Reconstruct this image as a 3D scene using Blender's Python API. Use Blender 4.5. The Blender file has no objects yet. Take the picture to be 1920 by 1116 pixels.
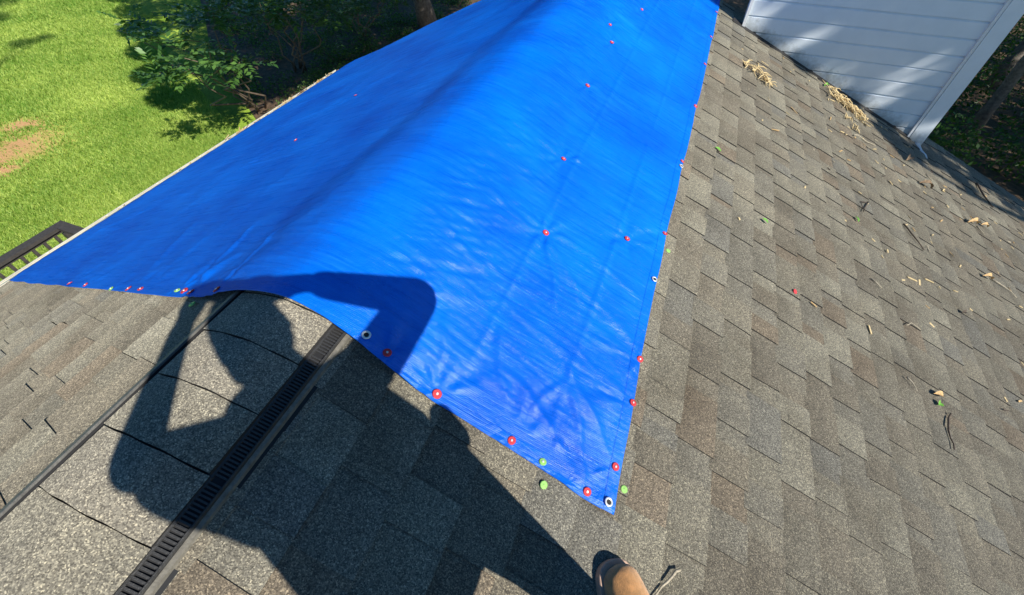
import bpy, bmesh, math, random
import numpy as np
from mathutils import Vector, Matrix

random.seed(7)
RNG = np.random.default_rng(11)
SC = bpy.context.scene
COL = SC.collection

# ------------------------------------------------------------------ camera
# World: X right (down the sunny roof slope), Y along the ridge, Z up; ridge line is X=0, Z=0.
CAM_LOC = Vector((0.8789, 0.0, 0.9088))
cam_data = bpy.data.cameras.new('camera')
cam = bpy.data.objects.new('camera', cam_data)
COL.objects.link(cam)
Bx = Vector((0.93451025, 0.35593515, -0.00086742))
By = Vector((0.26910607, -0.70813075, -0.65278846))
Bz = Vector((-0.23296461, 0.60980408, -0.75753975))
rot = Matrix((Bx, -By, -Bz)).transposed()
cam.matrix_world = Matrix.Translation(CAM_LOC) @ rot.to_4x4()
cam_data.sensor_width = 36.0
cam_data.lens = 15.065
cam_data.clip_start = 0.02
cam_data.clip_end = 600.0
SC.camera = cam

# ------------------------------------------------------------------ world + sun
SUN = Vector((0.707, -0.328, 0.627)).normalized()          # towards the sun
SUN_EL = math.asin(SUN.z)
world = bpy.data.worlds.new('World')
SC.world = world
world.use_nodes = True
wn = world.node_tree.nodes
wl = world.node_tree.links
bg = wn['Background']
sky = wn.new('ShaderNodeTexSky')
sky.sky_type = 'NISHITA'
sky.sun_disc = False
sky.sun_elevation = SUN_EL
sky.sun_rotation = math.atan2(SUN.x, SUN.y)
sky.air_density = 1.0
sky.dust_density = 0.2
sky.ozone_density = 2.5
hs = wn.new('ShaderNodeHueSaturation')              # deep clear-sky blue
hs.inputs['Saturation'].default_value = 1.35
wl.new(sky.outputs['Color'], hs.inputs['Color'])
wl.new(hs.outputs['Color'], bg.inputs['Color'])
bg.inputs['Strength'].default_value = 0.088
sun_data = bpy.data.lights.new('sun', 'SUN')
sun_data.energy = 4.8
sun_data.angle = math.radians(0.53)
sun_data.color = (1.0, 0.96, 0.88)
sun = bpy.data.objects.new('sun', sun_data)
COL.objects.link(sun)
sun.location = (20, -10, 18)
sun.rotation_euler = SUN.to_track_quat('Z', 'Y').to_euler()

SC.view_settings.view_transform = 'Standard'
SC.view_settings.look = 'None'
SC.view_settings.gamma = 1.0
SC.view_settings.exposure = 0.35
SC.view_settings.use_curve_mapping = False
SC.render.engine = 'CYCLES'

# ------------------------------------------------------------------ helpers
PITCH = math.radians(22.62)
TAN, SIN, COS = math.tan(PITCH), math.sin(PITCH), math.cos(PITCH)
GROUND = -4.6


def tag(o, label=None, cat=None, group=None, kind=None):
    if label:
        o['label'] = label
    if cat:
        o['category'] = cat
    if group:
        o['group'] = group
    if kind:
        o['kind'] = kind
    return o


def empty(name, loc=(0, 0, 0), parent=None):
    o = bpy.data.objects.new(name, None)
    o.empty_display_size = 0.1
    COL.objects.link(o)
    o.location = loc
    if parent:
        o.parent = parent
    return o


def put(name, me, mat=None, parent=None, smooth=False):
    """link a mesh given in world coordinates; parents sit at identity or are compensated"""
    o = bpy.data.objects.new(name, me)
    COL.objects.link(o)
    if mat is not None:
        for m in (mat if isinstance(mat, (list, tuple)) else [mat]):
            me.materials.append(m)
    if smooth:
        me.polygons.foreach_set('use_smooth', [True] * len(me.polygons))
    if parent:
        o.parent = parent
        p = parent
        off = Vector((0, 0, 0))
        while p:
            off += p.location
            p = p.parent
        o.location = -off
    return o


def mesh(name, verts, faces, mats=None):
    me = bpy.data.meshes.new(name)
    me.from_pydata([tuple(v) for v in verts], [], [tuple(f) for f in faces])
    if mats is not None:
        me.polygons.foreach_set('material_index', mats)
    me.update()
    return me


def np_mesh(name, V, Q):
    """fast mesh from numpy arrays, Q is (n,k) with k = 3 or 4"""
    me = bpy.data.meshes.new(name)
    V = np.asarray(V, np.float32)
    Q = np.asarray(Q, np.int32)
    n, k = Q.shape
    me.vertices.add(len(V))
    me.vertices.foreach_set('co', V.ravel())
    me.loops.add(n * k)
    me.loops.foreach_set('vertex_index', Q.ravel())
    me.polygons.add(n)
    me.polygons.foreach_set('loop_start', np.arange(0, n * k, k, dtype=np.int32))
    me.update(calc_edges=True)
    return me


def vcol(me, name, cols):
    """per-vertex colour attribute, cols (n,3)"""
    a = me.color_attributes.new(name, 'FLOAT_COLOR', 'POINT')
    c = np.ones((len(cols), 4), np.float32)
    c[:, :3] = cols
    a.data.foreach_set('color', c.ravel())


class MB:
    def __init__(self):
        self.v, self.f, self.m = [], [], []

    def box(self, c, sx, sy, sz, rz=0.0, m=0):
        cx, cy, cz = c
        ca, sa = math.cos(rz), math.sin(rz)
        n = len(self.v)
        for dz in (-.5, .5):
            for dx, dy in ((-.5, -.5), (.5, -.5), (.5, .5), (-.5, .5)):
                x, y = dx * sx, dy * sy
                self.v.append((cx + x * ca - y * sa, cy + x * sa + y * ca, cz + dz * sz))
        self.hexa(n, m)
        return self

    def hexa(self, n, m=0):
        for q in ((3, 2, 1, 0), (4, 5, 6, 7), (0, 1, 5, 4), (1, 2, 6, 5), (2, 3, 7, 6), (3, 0, 4, 7)):
            self.f.append(tuple(n + i for i in q))
            self.m.append(m)

    def eight(self, pts, m=0):
        n = len(self.v)
        self.v += [tuple(p) for p in pts]
        self.hexa(n, m)
        return self

    def tube(self, pts, radii, seg=8, m=0, cap=True):
        pts = [Vector(p) for p in pts]
        n0 = len(self.v)
        N = len(pts)
        prev = None
        for i, p in enumerate(pts):
            t = (pts[min(i + 1, N - 1)] - pts[max(i - 1, 0)]).normalized()
            if prev is None:
                a = t.orthogonal().normalized()
            else:
                a = (prev - t * prev.dot(t)).normalized()
            prev = a
            b = t.cross(a)
            r = radii[i] if isinstance(radii, (list, tuple)) else radii
            for k in range(seg):
                an = 2 * math.pi * k / seg
                self.v.append(tuple(p + a * (r * math.cos(an)) + b * (r * math.sin(an))))
        for i in range(N - 1):
            for k in range(seg):
                k2 = (k + 1) % seg
                self.f.append((n0 + i * seg + k, n0 + i * seg + k2, n0 + (i + 1) * seg + k2, n0 + (i + 1) * seg + k))
                self.m.append(m)
        if cap:
            self.f.append(tuple(n0 + k for k in reversed(range(seg))))
            self.m.append(m)
            self.f.append(tuple(n0 + (N - 1) * seg + k for k in range(seg)))
            self.m.append(m)
        return self

    def build(self, name, mat, parent=None, smooth=False):
        return put(name, mesh(name, self.v, self.f, self.m), mat, parent, smooth)


def hash2(ix, iy, seed):
    n = (ix.astype(np.int64) * 374761393 + iy.astype(np.int64) * 668265263 + seed * 1442695041) & 0x7fffffff
    n = ((n ^ (n >> 13)) * 1274126177) & 0x7fffffff
    return ((n ^ (n >> 16)) & 0xffff) / 65535.0


def vnoise(x, y, seed=0):
    """value noise in -1..1"""
    x0, y0 = np.floor(x), np.floor(y)
    fx, fy = x - x0, y - y0
    fx = fx * fx * fx * (fx * (fx * 6 - 15) + 10)
    fy = fy * fy * fy * (fy * (fy * 6 - 15) + 10)
    a = hash2(x0, y0, seed)
    b = hash2(x0 + 1, y0, seed)
    c = hash2(x0, y0 + 1, seed)
    d = hash2(x0 + 1, y0 + 1, seed)
    return 2 * ((a * (1 - fx) + b * fx) * (1 - fy) + (c * (1 - fx) + d * fx) * fy) - 1


def fbm(x, y, seed=0, octs=4):
    r, a, t = 0, 1.0, 0
    for i in range(octs):
        r = r + a * vnoise(x * 2 ** i, y * 2 ** i, seed + i * 17)
        t += a
        a *= .5
    return r / t


def sstep(a, b, x):
    t = np.clip((x - a) / (b - a), 0, 1)
    return t * t * (3 - 2 * t)


# ------------------------------------------------------------------ materials
def new_mat(name):
    m = bpy.data.materials.new(name)
    m.use_nodes = True
    nt = m.node_tree
    return m, nt, nt.nodes, nt.links, nt.nodes['Principled BSDF']


def setp(b, **kw):
    names = {'rough': 'Roughness', 'spec': 'Specular IOR Level', 'metal': 'Metallic', 'dr': 'Diffuse Roughness',
             'sheen': 'Sheen Weight', 'coat': 'Coat Weight', 'coatr': 'Coat Roughness'}
    for k, v in kw.items():
        if names[k] in b.inputs:
            b.inputs[names[k]].default_value = v


def noise_node(N, L, scale, detail=3, rough=.6, vec=None):
    n = N.new('ShaderNodeTexNoise')
    n.inputs['Scale'].default_value = scale
    n.inputs['Detail'].default_value = detail
    n.inputs['Roughness'].default_value = rough
    if vec is not None:
        L.new(vec, n.inputs['Vector'])
    return n


def ramp(N, stops):
    r = N.new('ShaderNodeValToRGB')
    e = r.color_ramp.elements
    while len(e) < len(stops):
        e.new(0.5)
    for el, (p, c) in zip(e, stops):
        el.position = p
        el.color = (*c, 1) if len(c) == 3 else c
    return r


def mix(N, L, fac, a, b, mode='MIX'):
    n = N.new('ShaderNodeMix')
    n.data_type = 'RGBA'
    n.blend_type = mode
    for sock, val in ((n.inputs['Factor'], fac), (n.inputs['A'], a), (n.inputs['B'], b)):
        if hasattr(val, 'is_output'):
            L.new(val, sock)
        elif isinstance(val, (int, float)):
            sock.default_value = val
        else:
            sock.default_value = (*val, 1)
    return n.outputs['Result']


def simple(name, col, rough=.6, var=.15, scale=20, bump=0.0, bscale=60, **kw):
    m, nt, N, L, b = new_mat(name)
    tc = N.new('ShaderNodeTexCoord')
    n = noise_node(N, L, scale, 4, .6, tc.outputs['Object'])
    c = Vector(col)
    r = ramp(N, [(.3, tuple(c * (1 - var))), (.7, tuple(c * (1 + var)))])
    L.new(n.outputs['Fac'], r.inputs['Fac'])
    L.new(r.outputs['Color'], b.inputs['Base Color'])
    setp(b, rough=rough, **kw)
    if bump:
        bn = noise_node(N, L, bscale, 4, .6, tc.outputs['Object'])
        bp = N.new('ShaderNodeBump')
        bp.inputs['Strength'].default_value = bump
        bp.inputs['Distance'].default_value = .01
        L.new(bn.outputs['Fac'], bp.inputs['Height'])
        L.new(bp.outputs['Normal'], b.inputs['Normal'])
    return m


def shingle_material():
    m, nt, N, L, b = new_mat('asphalt_granules')
    tc = N.new('ShaderNodeTexCoord')
    at = N.new('ShaderNodeVertexColor')
    at.layer_name = 'tint'
    vo = N.new('ShaderNodeTexVoronoi')
    vo.inputs['Scale'].default_value = 390
    L.new(tc.outputs['Object'], vo.inputs['Vector'])
    sep = N.new('ShaderNodeSeparateColor')
    L.new(vo.outputs['Color'], sep.inputs['Color'])
    r = ramp(N, [(0.0, (.42, .41, .41)), (.3, (.72, .70, .68)), (.62, (1.0, .99, .97)), (.88, (1.4, 1.37, 1.3)), (1.0, (2.2, 2.15, 2.0))])
    L.new(sep.outputs['Red'], r.inputs['Fac'])
    c1 = mix(N, L, 1.0, at.outputs['Color'], r.outputs['Color'], 'MULTIPLY')
    # coarser clumps so that the grain still reads farther away
    n2 = noise_node(N, L, 95, 3, .7, tc.outputs['Object'])
    r2 = ramp(N, [(.3, (.62, .62, .64)), (.5, (1, 1, 1)), (.72, (1.45, 1.42, 1.34))])
    L.new(n2.outputs['Fac'], r2.inputs['Fac'])
    c2 = mix(N, L, .5, c1, r2.outputs['Color'], 'MULTIPLY')
    n3 = noise_node(N, L, 3.2, 4, .6, tc.outputs['Object'])
    r3 = ramp(N, [(.28, (.76, .74, .71)), (.5, (1, 1, .99)), (.74, (1.2, 1.19, 1.15))])
    L.new(n3.outputs['Fac'], r3.inputs['Fac'])
    c3 = mix(N, L, 1.0, c2, r3.outputs['Color'], 'MULTIPLY')
    L.new(c3, b.inputs['Base Color'])
    setp(b, rough=.85, spec=.25, dr=1.0)
    bp = N.new('ShaderNodeBump')
    bp.inputs['Strength'].default_value = .8
    bp.inputs['Distance'].default_value = .0025
    add = N.new('ShaderNodeMath')
    add.operation = 'ADD'
    L.new(sep.outputs['Green'], add.inputs[0])
    L.new(n2.outputs['Fac'], add.inputs[1])
    L.new(add.outputs[0], bp.inputs['Height'])
    L.new(bp.outputs['Normal'], b.inputs['Normal'])
    return m


M_SHINGLE = shingle_material()
M_ASPHALT = simple('asphalt_cut_edge', (.022, .020, .019), .8, .3, 80)
M_DECK = simple('roof_underlay', (.03, .028, .026), .9, .2, 30)
M_VENT = simple('weathered_vent_plastic', (.13, .125, .112), .55, .25, 40, .3, 200)
M_LOUVER = simple('black_louver_plastic', (.036, .035, .034), .5, .25, 40, .3, 200)
M_DUSTY = simple('dusty_flange', (.17, .155, .125), .8, .3, 60, .4, 250)
M_VENTDARK = simple('vent_slot_dark', (.008, .008, .009), .7, .2, 40)
M_WHITE = simple('white_paint', (.78, .79, .79), .5, .06, 7, .15, 90)


def siding_material():
    m, nt, N, L, b = new_mat('weathered_siding_paint')
    tc = N.new('ShaderNodeTexCoord')
    n1 = noise_node(N, L, 6, 5, .6, tc.outputs['Object'])
    r1 = ramp(N, [(.3, (.73, .79, .84)), (.7, (.79, .85, .90))])
    L.new(n1.outputs['Fac'], r1.inputs['Fac'])
    # splash dirt and mildew close to the roof line
    sx = N.new('ShaderNodeSeparateXYZ')
    L.new(tc.outputs['Object'], sx.inputs[0])
    h = N.new('ShaderNodeMath'); h.operation = 'MULTIPLY_ADD'
    h.inputs[1].default_value = TAN
    L.new(sx.outputs['X'], h.inputs[0]); L.new(sx.outputs['Z'], h.inputs[2])
    n2 = noise_node(N, L, 22, 5, .7, tc.outputs['Object'])
    a = N.new('ShaderNodeMath'); a.operation = 'MULTIPLY_ADD'
    a.inputs[1].default_value = -.22
    L.new(n2.outputs['Fac'], a.inputs[0]); L.new(h.outputs[0], a.inputs[2])
    mr = N.new('ShaderNodeMapRange')
    mr.inputs['From Min'].default_value = -.11
    mr.inputs['From Max'].default_value = .02
    mr.inputs['To Min'].default_value = .75
    mr.inputs['To Max'].default_value = 0
    L.new(a.outputs[0], mr.inputs['Value'])
    n3 = noise_node(N, L, 60, 3, .6, tc.outputs['Object'])
    r3 = ramp(N, [(.70, (0, 0, 0)), (.76, (.5, .5, .5))])
    L.new(n3.outputs['Fac'], r3.inputs['Fac'])
    c = mix(N, L, mr.outputs['Result'], r1.outputs['Color'], (.20, .20, .17))
    L.new(c, b.inputs['Base Color'])
    setp(b, rough=.5)
    bp = N.new('ShaderNodeBump')
    bp.inputs['Strength'].default_value = .2
    bp.inputs['Distance'].default_value = .004
    L.new(n2.outputs['Fac'], bp.inputs['Height'])
    L.new(bp.outputs['Normal'], b.inputs['Normal'])
    return m


PITCH = math.radians(22.62)
TAN = math.tan(PITCH)
M_SIDING = siding_material()
M_GUTTER = simple('cream_gutter_paint', (.72, .67, .55), .4, .12, 9, .1, 60)
M_FLASH = simple('dark_flashing', (.03, .028, .026), .6, .3, 30)
M_RED = simple('red_plastic', (.62, .045, .055), .55, .22, 220, .4, 300, spec=.4)
M_LIME = simple('lime_plastic', (.30, .60, .14), .55, .2, 200, .4, 300)
M_STEEL = simple('grommet_metal', (.86, .86, .84), .38, .06, 100, metal=.55)
M_RAIL = simple('dark_stained_wood', (.055, .048, .042), .7, .3, 25, .4, 60)
M_TWIG = simple('dry_twig', (.42, .36, .26), .8, .3, 90, .3, 200)
M_TWIGDARK = simple('dark_twig', (.10, .075, .055), .85, .3, 90, .4, 200)
M_CATKIN = simple('dry_catkin', (.68, .52, .27), .8, .25, 120)
M_DRYLEAF = simple('dry_leaf', (.55, .36, .16), .7, .3, 90)
M_GREENLEAF = simple('fresh_leaf', (.16, .42, .05), .5, .2, 90)
M_BARK = simple('tree_bark', (.17, .142, .115), .9, .45, 14, 1.0, 30)
M_STEM = simple('shrub_stem', (.19, .14, .10), .8, .3, 20, .4, 60)
M_SUEDE = simple('tan_suede', (.60, .31, .11), .9, .22, 55, .5, 420, dr=1.0, sheen=.35)
M_SOLE = simple('pale_sole_rubber', (.50, .33, .24), .7, .1, 60)
M_SHIRT = simple('work_shirt_cloth', (.10, .11, .13), .9, .15, 50, .3, 300, dr=1.0)
M_DENIM = simple('denim', (.045, .065, .12), .9, .2, 80, .4, 400, dr=1.0)
M_SKIN = simple('skin', (.48, .29, .2), .5, .08, 40)
M_HAIR = simple('hair', (.03, .02, .014), .6, .3, 90)
M_PHONE = simple('phone_body', (.03, .03, .035), .25, .1, 40)
M_WALL = simple('painted_house_wall', (.62, .62, .6), .6, .06, 5)
M_DIRT = simple('litter_brown', (.22, .15, .09), .9, .4, 60)


def tarp_material():
    m, nt, N, L, b = new_mat('blue_poly_tarp')
    tc = N.new('ShaderNodeTexCoord')
    n1 = noise_node(N, L, 1.6, 5, .6, tc.outputs['Object'])
    mp = N.new('ShaderNodeMapping')
    mp.inputs['Scale'].default_value = (1.2, 14, 1.2)
    mp.inputs['Rotation'].default_value = (0, 0, .12)
    L.new(tc.outputs['Object'], mp.inputs['Vector'])
    n2 = noise_node(N, L, 3.0, 5, .65, mp.outputs['Vector'])
    r1 = ramp(N, [(.3, (.0003, .095, .60)), (.7, (.0008, .19, .88))])
    L.new(n1.outputs['Fac'], r1.inputs['Fac'])
    r2 = ramp(N, [(.3, (.84, .86, .90)), (.7, (1.15, 1.12, 1.06))])
    L.new(n2.outputs['Fac'], r2.inputs['Fac'])
    c = mix(N, L, .8, r1.outputs['Color'], r2.outputs['Color'], 'MULTIPLY')
    # pale stress marks and scuffs running down the slope
    mp2 = N.new('ShaderNodeMapping')
    mp2.inputs['Scale'].default_value = (2.2, 46, 2.2)
    mp2.inputs['Rotation'].default_value = (0, 0, .22)
    L.new(tc.outputs['Object'], mp2.inputs['Vector'])
    n5 = noise_node(N, L, 1.6, 6, .7, mp2.outputs['Vector'])
    n6 = noise_node(N, L, 2.3, 4, .6, tc.outputs['Object'])
    m6 = N.new('ShaderNodeMath'); m6.operation = 'MULTIPLY'
    r5 = ramp(N, [(.5, (0, 0, 0)), (.78, (1, 1, 1))])
    r6 = ramp(N, [(.42, (0, 0, 0)), (.68, (1, 1, 1))])
    L.new(n5.outputs['Fac'], r5.inputs['Fac']); L.new(n6.outputs['Fac'], r6.inputs['Fac'])
    L.new(r5.outputs['Color'], m6.inputs[0]); L.new(r6.outputs['Color'], m6.inputs[1])
    m7 = N.new('ShaderNodeMath'); m7.operation = 'MULTIPLY'; m7.inputs[1].default_value = .75
    L.new(m6.outputs[0], m7.inputs[0])
    c = mix(N, L, m7.outputs[0], c, (.02, .28, .9))
    L.new(c, b.inputs['Base Color'])
    setp(b, rough=.6, spec=.0)
    gl = N.new('ShaderNodeBsdfAnisotropic')
    gl.inputs['Color'].default_value = (.92, .97, 1, 1)
    gms = N.new('ShaderNodeMixShader')
    gms.inputs[0].default_value = .042
    L.new(b.outputs[0], gms.inputs[1]); L.new(gl.outputs[0], gms.inputs[2])
    L.new(gms.outputs[0], N['Material Output'].inputs['Surface'])
    rr = ramp(N, [(.3, (.22,) * 3), (.75, (.40,) * 3)])
    L.new(n2.outputs['Fac'], rr.inputs['Fac'])
    L.new(rr.outputs['Color'], gl.inputs['Roughness'])
    # woven scrim + crinkle relief
    n3 = noise_node(N, L, 190, 3, .7, tc.outputs['Object'])
    n4 = noise_node(N, L, 26, 4, .6, tc.outputs['Object'])
    w = N.new('ShaderNodeTexWave')
    w.inputs['Scale'].default_value = 60
    w.inputs['Distortion'].default_value = 1.5
    w.bands_direction = 'Y'
    L.new(tc.outputs['Object'], w.inputs['Vector'])
    a1 = N.new('ShaderNodeMath'); a1.operation = 'MULTIPLY_ADD'
    a1.inputs[1].default_value = .5
    L.new(n3.outputs['Fac'], a1.inputs[0]); L.new(n4.outputs['Fac'], a1.inputs[2])
    a2 = N.new('ShaderNodeMath'); a2.operation = 'MULTIPLY_ADD'
    a2.inputs[1].default_value = .12
    L.new(w.outputs['Fac'], a2.inputs[0])
    a3 = N.new('ShaderNodeMath'); a3.operation = 'MULTIPLY_ADD'; a3.inputs[1].default_value = 1.1
    L.new(n5.outputs['Fac'], a3.inputs[0]); L.new(a1.outputs[0], a3.inputs[2])
    L.new(a3.outputs[0], a2.inputs[2])
    bp = N.new('ShaderNodeBump')
    bp.inputs['Strength'].default_value = .6
    bp.inputs['Distance'].default_value = .0045
    L.new(a2.outputs[0], bp.inputs['Height'])
    L.new(bp.outputs['Normal'], b.inputs['Normal'])
    L.new(bp.outputs['Normal'], gl.inputs['Normal'])
    return m


M_TARP = tarp_material()


def leaf_material(name, dark, light, trans=.35, rough=.45):
    m, nt, N, L, b = new_mat(name)
    at = N.new('ShaderNodeVertexColor')
    at.layer_name = 'tint'
    r = ramp(N, [(0, dark), (1, light)])
    sp = N.new('ShaderNodeSeparateColor')
    L.new(at.outputs['Color'], sp.inputs['Color'])
    L.new(sp.outputs['Red'], r.inputs['Fac'])
    L.new(r.outputs['Color'], b.inputs['Base Color'])
    setp(b, rough=rough, spec=.4)
    t = N.new('ShaderNodeBsdfTranslucent')
    br = mix(N, L, 1.0, r.outputs['Color'], (1.3, 1.5, .5), 'MULTIPLY')
    L.new(br, t.inputs['Color'])
    ms = N.new('ShaderNodeMixShader')
    ms.inputs[0].default_value = trans
    L.new(b.outputs[0], ms.inputs[1])
    L.new(t.outputs[0], ms.inputs[2])
    L.new(ms.outputs[0], N['Material Output'].inputs['Surface'])
    return m


M_LEAF_MYRTLE = leaf_material('myrtle_leaf', (.028, .085, .026), (.15, .29, .06), .3, .34)
M_LEAF_OAK = leaf_material('oak_leaf', (.02, .06, .015), (.07, .16, .03))
M_LEAF_UNDER = leaf_material('undergrowth_leaf', (.025, .07, .015), (.13, .24, .05))
M_GRASS = leaf_material('grass_blade', (.14, .29, .026), (.60, .68, .16), .3, .6)

DIRT_SPOTS = [(-13.8, 4.62, 1.0), (-14.8, 5.5, .45), (-13.0, 3.8, .4)]


def lawn_material():
    m, nt, N, L, b = new_mat('lawn_soil')
    tc = N.new('ShaderNodeTexCoord')
    n1 = noise_node(N, L, .55, 5, .6, tc.outputs['Object'])
    n2 = noise_node(N, L, 16, 5, .75, tc.outputs['Object'])
    r1 = ramp(N, [(.35, (.18, .29, .03)), (.65, (.32, .41, .07))])
    L.new(n1.outputs['Fac'], r1.inputs['Fac'])
    r2 = ramp(N, [(.3, (.6, .65, .6)), (.7, (1.3, 1.25, 1.2))])
    L.new(n2.outputs['Fac'], r2.inputs['Fac'])
    c = mix(N, L, 1.0, r1.outputs['Color'], r2.outputs['Color'], 'MULTIPLY')
    n3 = noise_node(N, L, 1.6, 4, .7, tc.outputs['Object'])
    for (x, y, rad) in DIRT_SPOTS:
        d = N.new('ShaderNodeVectorMath')
        d.operation = 'DISTANCE'
        d.inputs[1].default_value = (x, y, GROUND)
        L.new(tc.outputs['Object'], d.inputs[0])
        a = N.new('ShaderNodeMath')
        a.operation = 'MULTIPLY_ADD'
        a.inputs[1].default_value = 1.6
        L.new(n3.outputs['Fac'], a.inputs[0])
        L.new(d.outputs['Value'], a.inputs[2])
        mr = N.new('ShaderNodeMapRange')
        mr.inputs['From Min'].default_value = rad * .2 + .75
        mr.inputs['From Max'].default_value = rad * 1.6 + .85
        mr.inputs['To Min'].default_value = .85
        mr.inputs['To Max'].default_value = 0
        L.new(a.outputs[0], mr.inputs['Value'])
        c = mix(N, L, mr.outputs['Result'], c, (.46, .25, .135))
    L.new(c, b.inputs['Base Color'])
    setp(b, rough=.95, spec=.1, dr=1.0)
    bp = N.new('ShaderNodeBump')
    bp.inputs['Strength'].default_value = .8
    bp.inputs['Distance'].default_value = .06
    L.new(n2.outputs['Fac'], bp.inputs['Height'])
    L.new(bp.outputs['Normal'], b.inputs['Normal'])
    return m


M_LAWN = lawn_material()
M_MULCH = simple('leaf_mulch', (.12, .075, .042), .95, .55, 9, 1.0, 25)

# ------------------------------------------------------------------ setting: ground
lw = mesh('lawn', [(-160, -120, GROUND), (160, -120, GROUND), (160, 220, GROUND), (-160, 220, GROUND)], [(0, 1, 2, 3)])
tag(put('lawn', lw, M_LAWN), kind='structure')


def bed(name, poly, z):
    b_ = mesh(name, [(x, y, z) for x, y in poly], [tuple(range(len(poly)))])
    return tag(put(name, b_, M_MULCH), kind='structure')


BED_L = [(-7.2, 6.4), (-9.0, 7.6), (-10.2, 8.4), (-11.6, 9.2), (-13.0, 10.2), (-14.8, 11.6), (-17.5, 14.0), (-23, 18.5), (-24, 60), (4, 60), (4, 7.5), (-3, 6.3)]
bed('planting_bed', BED_L, GROUND + .02)
bed('woodland_floor', [(4.5, 7), (40, -6), (60, 60), (4.5, 60)], GROUND + .02)


def in_poly(x, y, poly):
    inside = np.zeros(len(x), bool)
    j = len(poly) - 1
    for i in range(len(poly)):
        xi, yi = poly[i]
        xj, yj = poly[j]
        c = ((yi > y) != (yj > y)) & (x < (xj - xi) * (y - yi) / (yj - yi + 1e-12) + xi)
        inside ^= c
        j = i
    return inside


def make_grass():
    n = 330000
    # density follows nearness: sample X from near to far
    t = RNG.random(n) ** 1.35
    X = -8.6 - t * 22
    Y = 1.2 + RNG.random(n) * (5.5 + t * 12)
    keep = ~in_poly(X, Y, BED_L)
    bare = np.zeros(n)
    for (x, y, r) in DIRT_SPOTS:
        d = np.hypot(X - x, Y - y) + .5 * fbm(X * 1.6, Y * 1.6, 5)
        bare = np.maximum(bare, 1 - sstep(r * .3, r * 1.7, d))
    thin = fbm(X * .8, Y * .8, 9) * .5 + .5
    keep &= RNG.random(n) > bare * .96
    keep &= RNG.random(n) > np.clip(thin - .62, 0, 1) * 1.6
    X, Y, thin = X[keep], Y[keep], thin[keep]
    n = len(X)
    h = (.035 + .05 * RNG.random(n)) * (1 + .2 * np.hypot(X + 9, 0) / 10)
    w = (.006 + .006 * RNG.random(n)) * (1 + np.hypot(X + 9, 0) / 9)
    a = RNG.random(n) * 2 * np.pi
    lean = (.3 + .9 * RNG.random(n)) * h
    b = RNG.random(n) * 2 * np.pi
    V = np.zeros((n, 3, 3), np.float32)
    V[:, 0] = np.stack([X - np.cos(a) * w, Y - np.sin(a) * w, np.full(n, GROUND)], 1)
    V[:, 1] = np.stack([X + np.cos(a) * w, Y + np.sin(a) * w, np.full(n, GROUND)], 1)
    V[:, 2] = np.stack([X + np.cos(b) * lean, Y + np.sin(b) * lean, GROUND + h], 1)
    me = np_mesh('grass', V.reshape(-1, 3), np.arange(n * 3).reshape(-1, 3))
    patch = .40 + .36 * fbm(X * .55, Y * .55, 21) + .3 * (thin - .5)
    c = np.clip(patch + RNG.normal(0, .2, n), 0, 1)
    vcol(me, 'tint', np.repeat(np.stack([c, c, c], 1), 3, 0))
    o = put('grass', me, M_GRASS)
    tag(o, 'sunlit green lawn grass on the left below the gutter', 'grass', kind='stuff')


make_grass()

# ------------------------------------------------------------------ house
house = empty('house', (0, 2.0, GROUND))
tag(house, 'house with grey brown asphalt shingle roof seen from on top', 'house')
EAVE_R, EAVE_L, RAKE = 5.25, -3.30, 5.58
Y0 = -3.0
# far edge of the left slope (clipped corner)
FAR = [(-3.30, 4.66), (-3.17, 4.80), (-2.72, 4.90), (-2.5, 5.06), (-2.25, 5.24), (-1.94, 5.36), (-1.6, 5.47), (-1.0, 5.56), (0.0, RAKE), (EAVE_R, RAKE)]


def far_y(x):
    return np.interp(x, [p[0] for p in FAR], [p[1] for p in FAR])


# walls of the house below the roof
mb = MB()
for (x0, x1, y0_, y1_) in ((-2.9, -2.75, Y0 + .3, 4.3), (4.7, 4.85, Y0 + .3, 5.2), (-2.75, 4.7, Y0 + .3, Y0 + .45)):
    z1 = -max(abs(x0), abs(x1)) * TAN - .12
    mb.box(((x0 + x1) / 2, (y0_ + y1_) / 2, (GROUND + z1) / 2), x1 - x0, y1_ - y0_, z1 - GROUND)
n = len(mb.v)
gy0, gy1 = 5.05, 5.2
prof = [(-2.75, GROUND), (4.7, GROUND), (4.7, -4.7 * TAN - .12), (0, -.14), (-2.75, -2.75 * TAN - .12)]
for gy in (gy0, gy1):
    mb.v += [(x, gy if x > -2 else gy - .75, z) for x, z in prof]
mb.f.append(tuple(n + i for i in range(5))); mb.m.append(0)
mb.f.append(tuple(n + 5 + i for i in reversed(range(5)))); mb.m.append(0)
for i in range(5):
    j = (i + 1) % 5
    mb.f.append((n + i, n + 5 + i, n + 5 + j, n + j)); mb.m.append(0)
mb.build('wall', M_WALL, house)


def slope_pt(side, s, y, h):
    """side +1 right, -1 left; s metres down the slope, h above the deck (normal)"""
    return (side * (s * COS + h * SIN), y, -s * SIN + h * COS)


def deck(side):
    th = .03
    if side > 0:
        outline = [(.045, Y0), (EAVE_R, Y0), (EAVE_R, RAKE), (.045, RAKE)]
    else:
        outline = [(-.045, Y0), (-.045, RAKE)] + [p for p in reversed(FAR[:-2])] + [(EAVE_L, Y0)]
    n = len(outline)
    top = [(x, y, -abs(x) * TAN - .001) for x, y in outline]
    bot = [(x, y, -abs(x) * TAN - .11) for x, y in outline]
    f = [tuple(range(n)) if side > 0 else tuple(range(n))]
    f.append(tuple(n + i for i in reversed(range(n))))
    for i in range(n):
        j = (i + 1) % n
        f.append((i, n + i, n + j, j))
    return put('roof_slope', mesh('roof_slope', top + bot, f), M_DECK, house)


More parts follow.
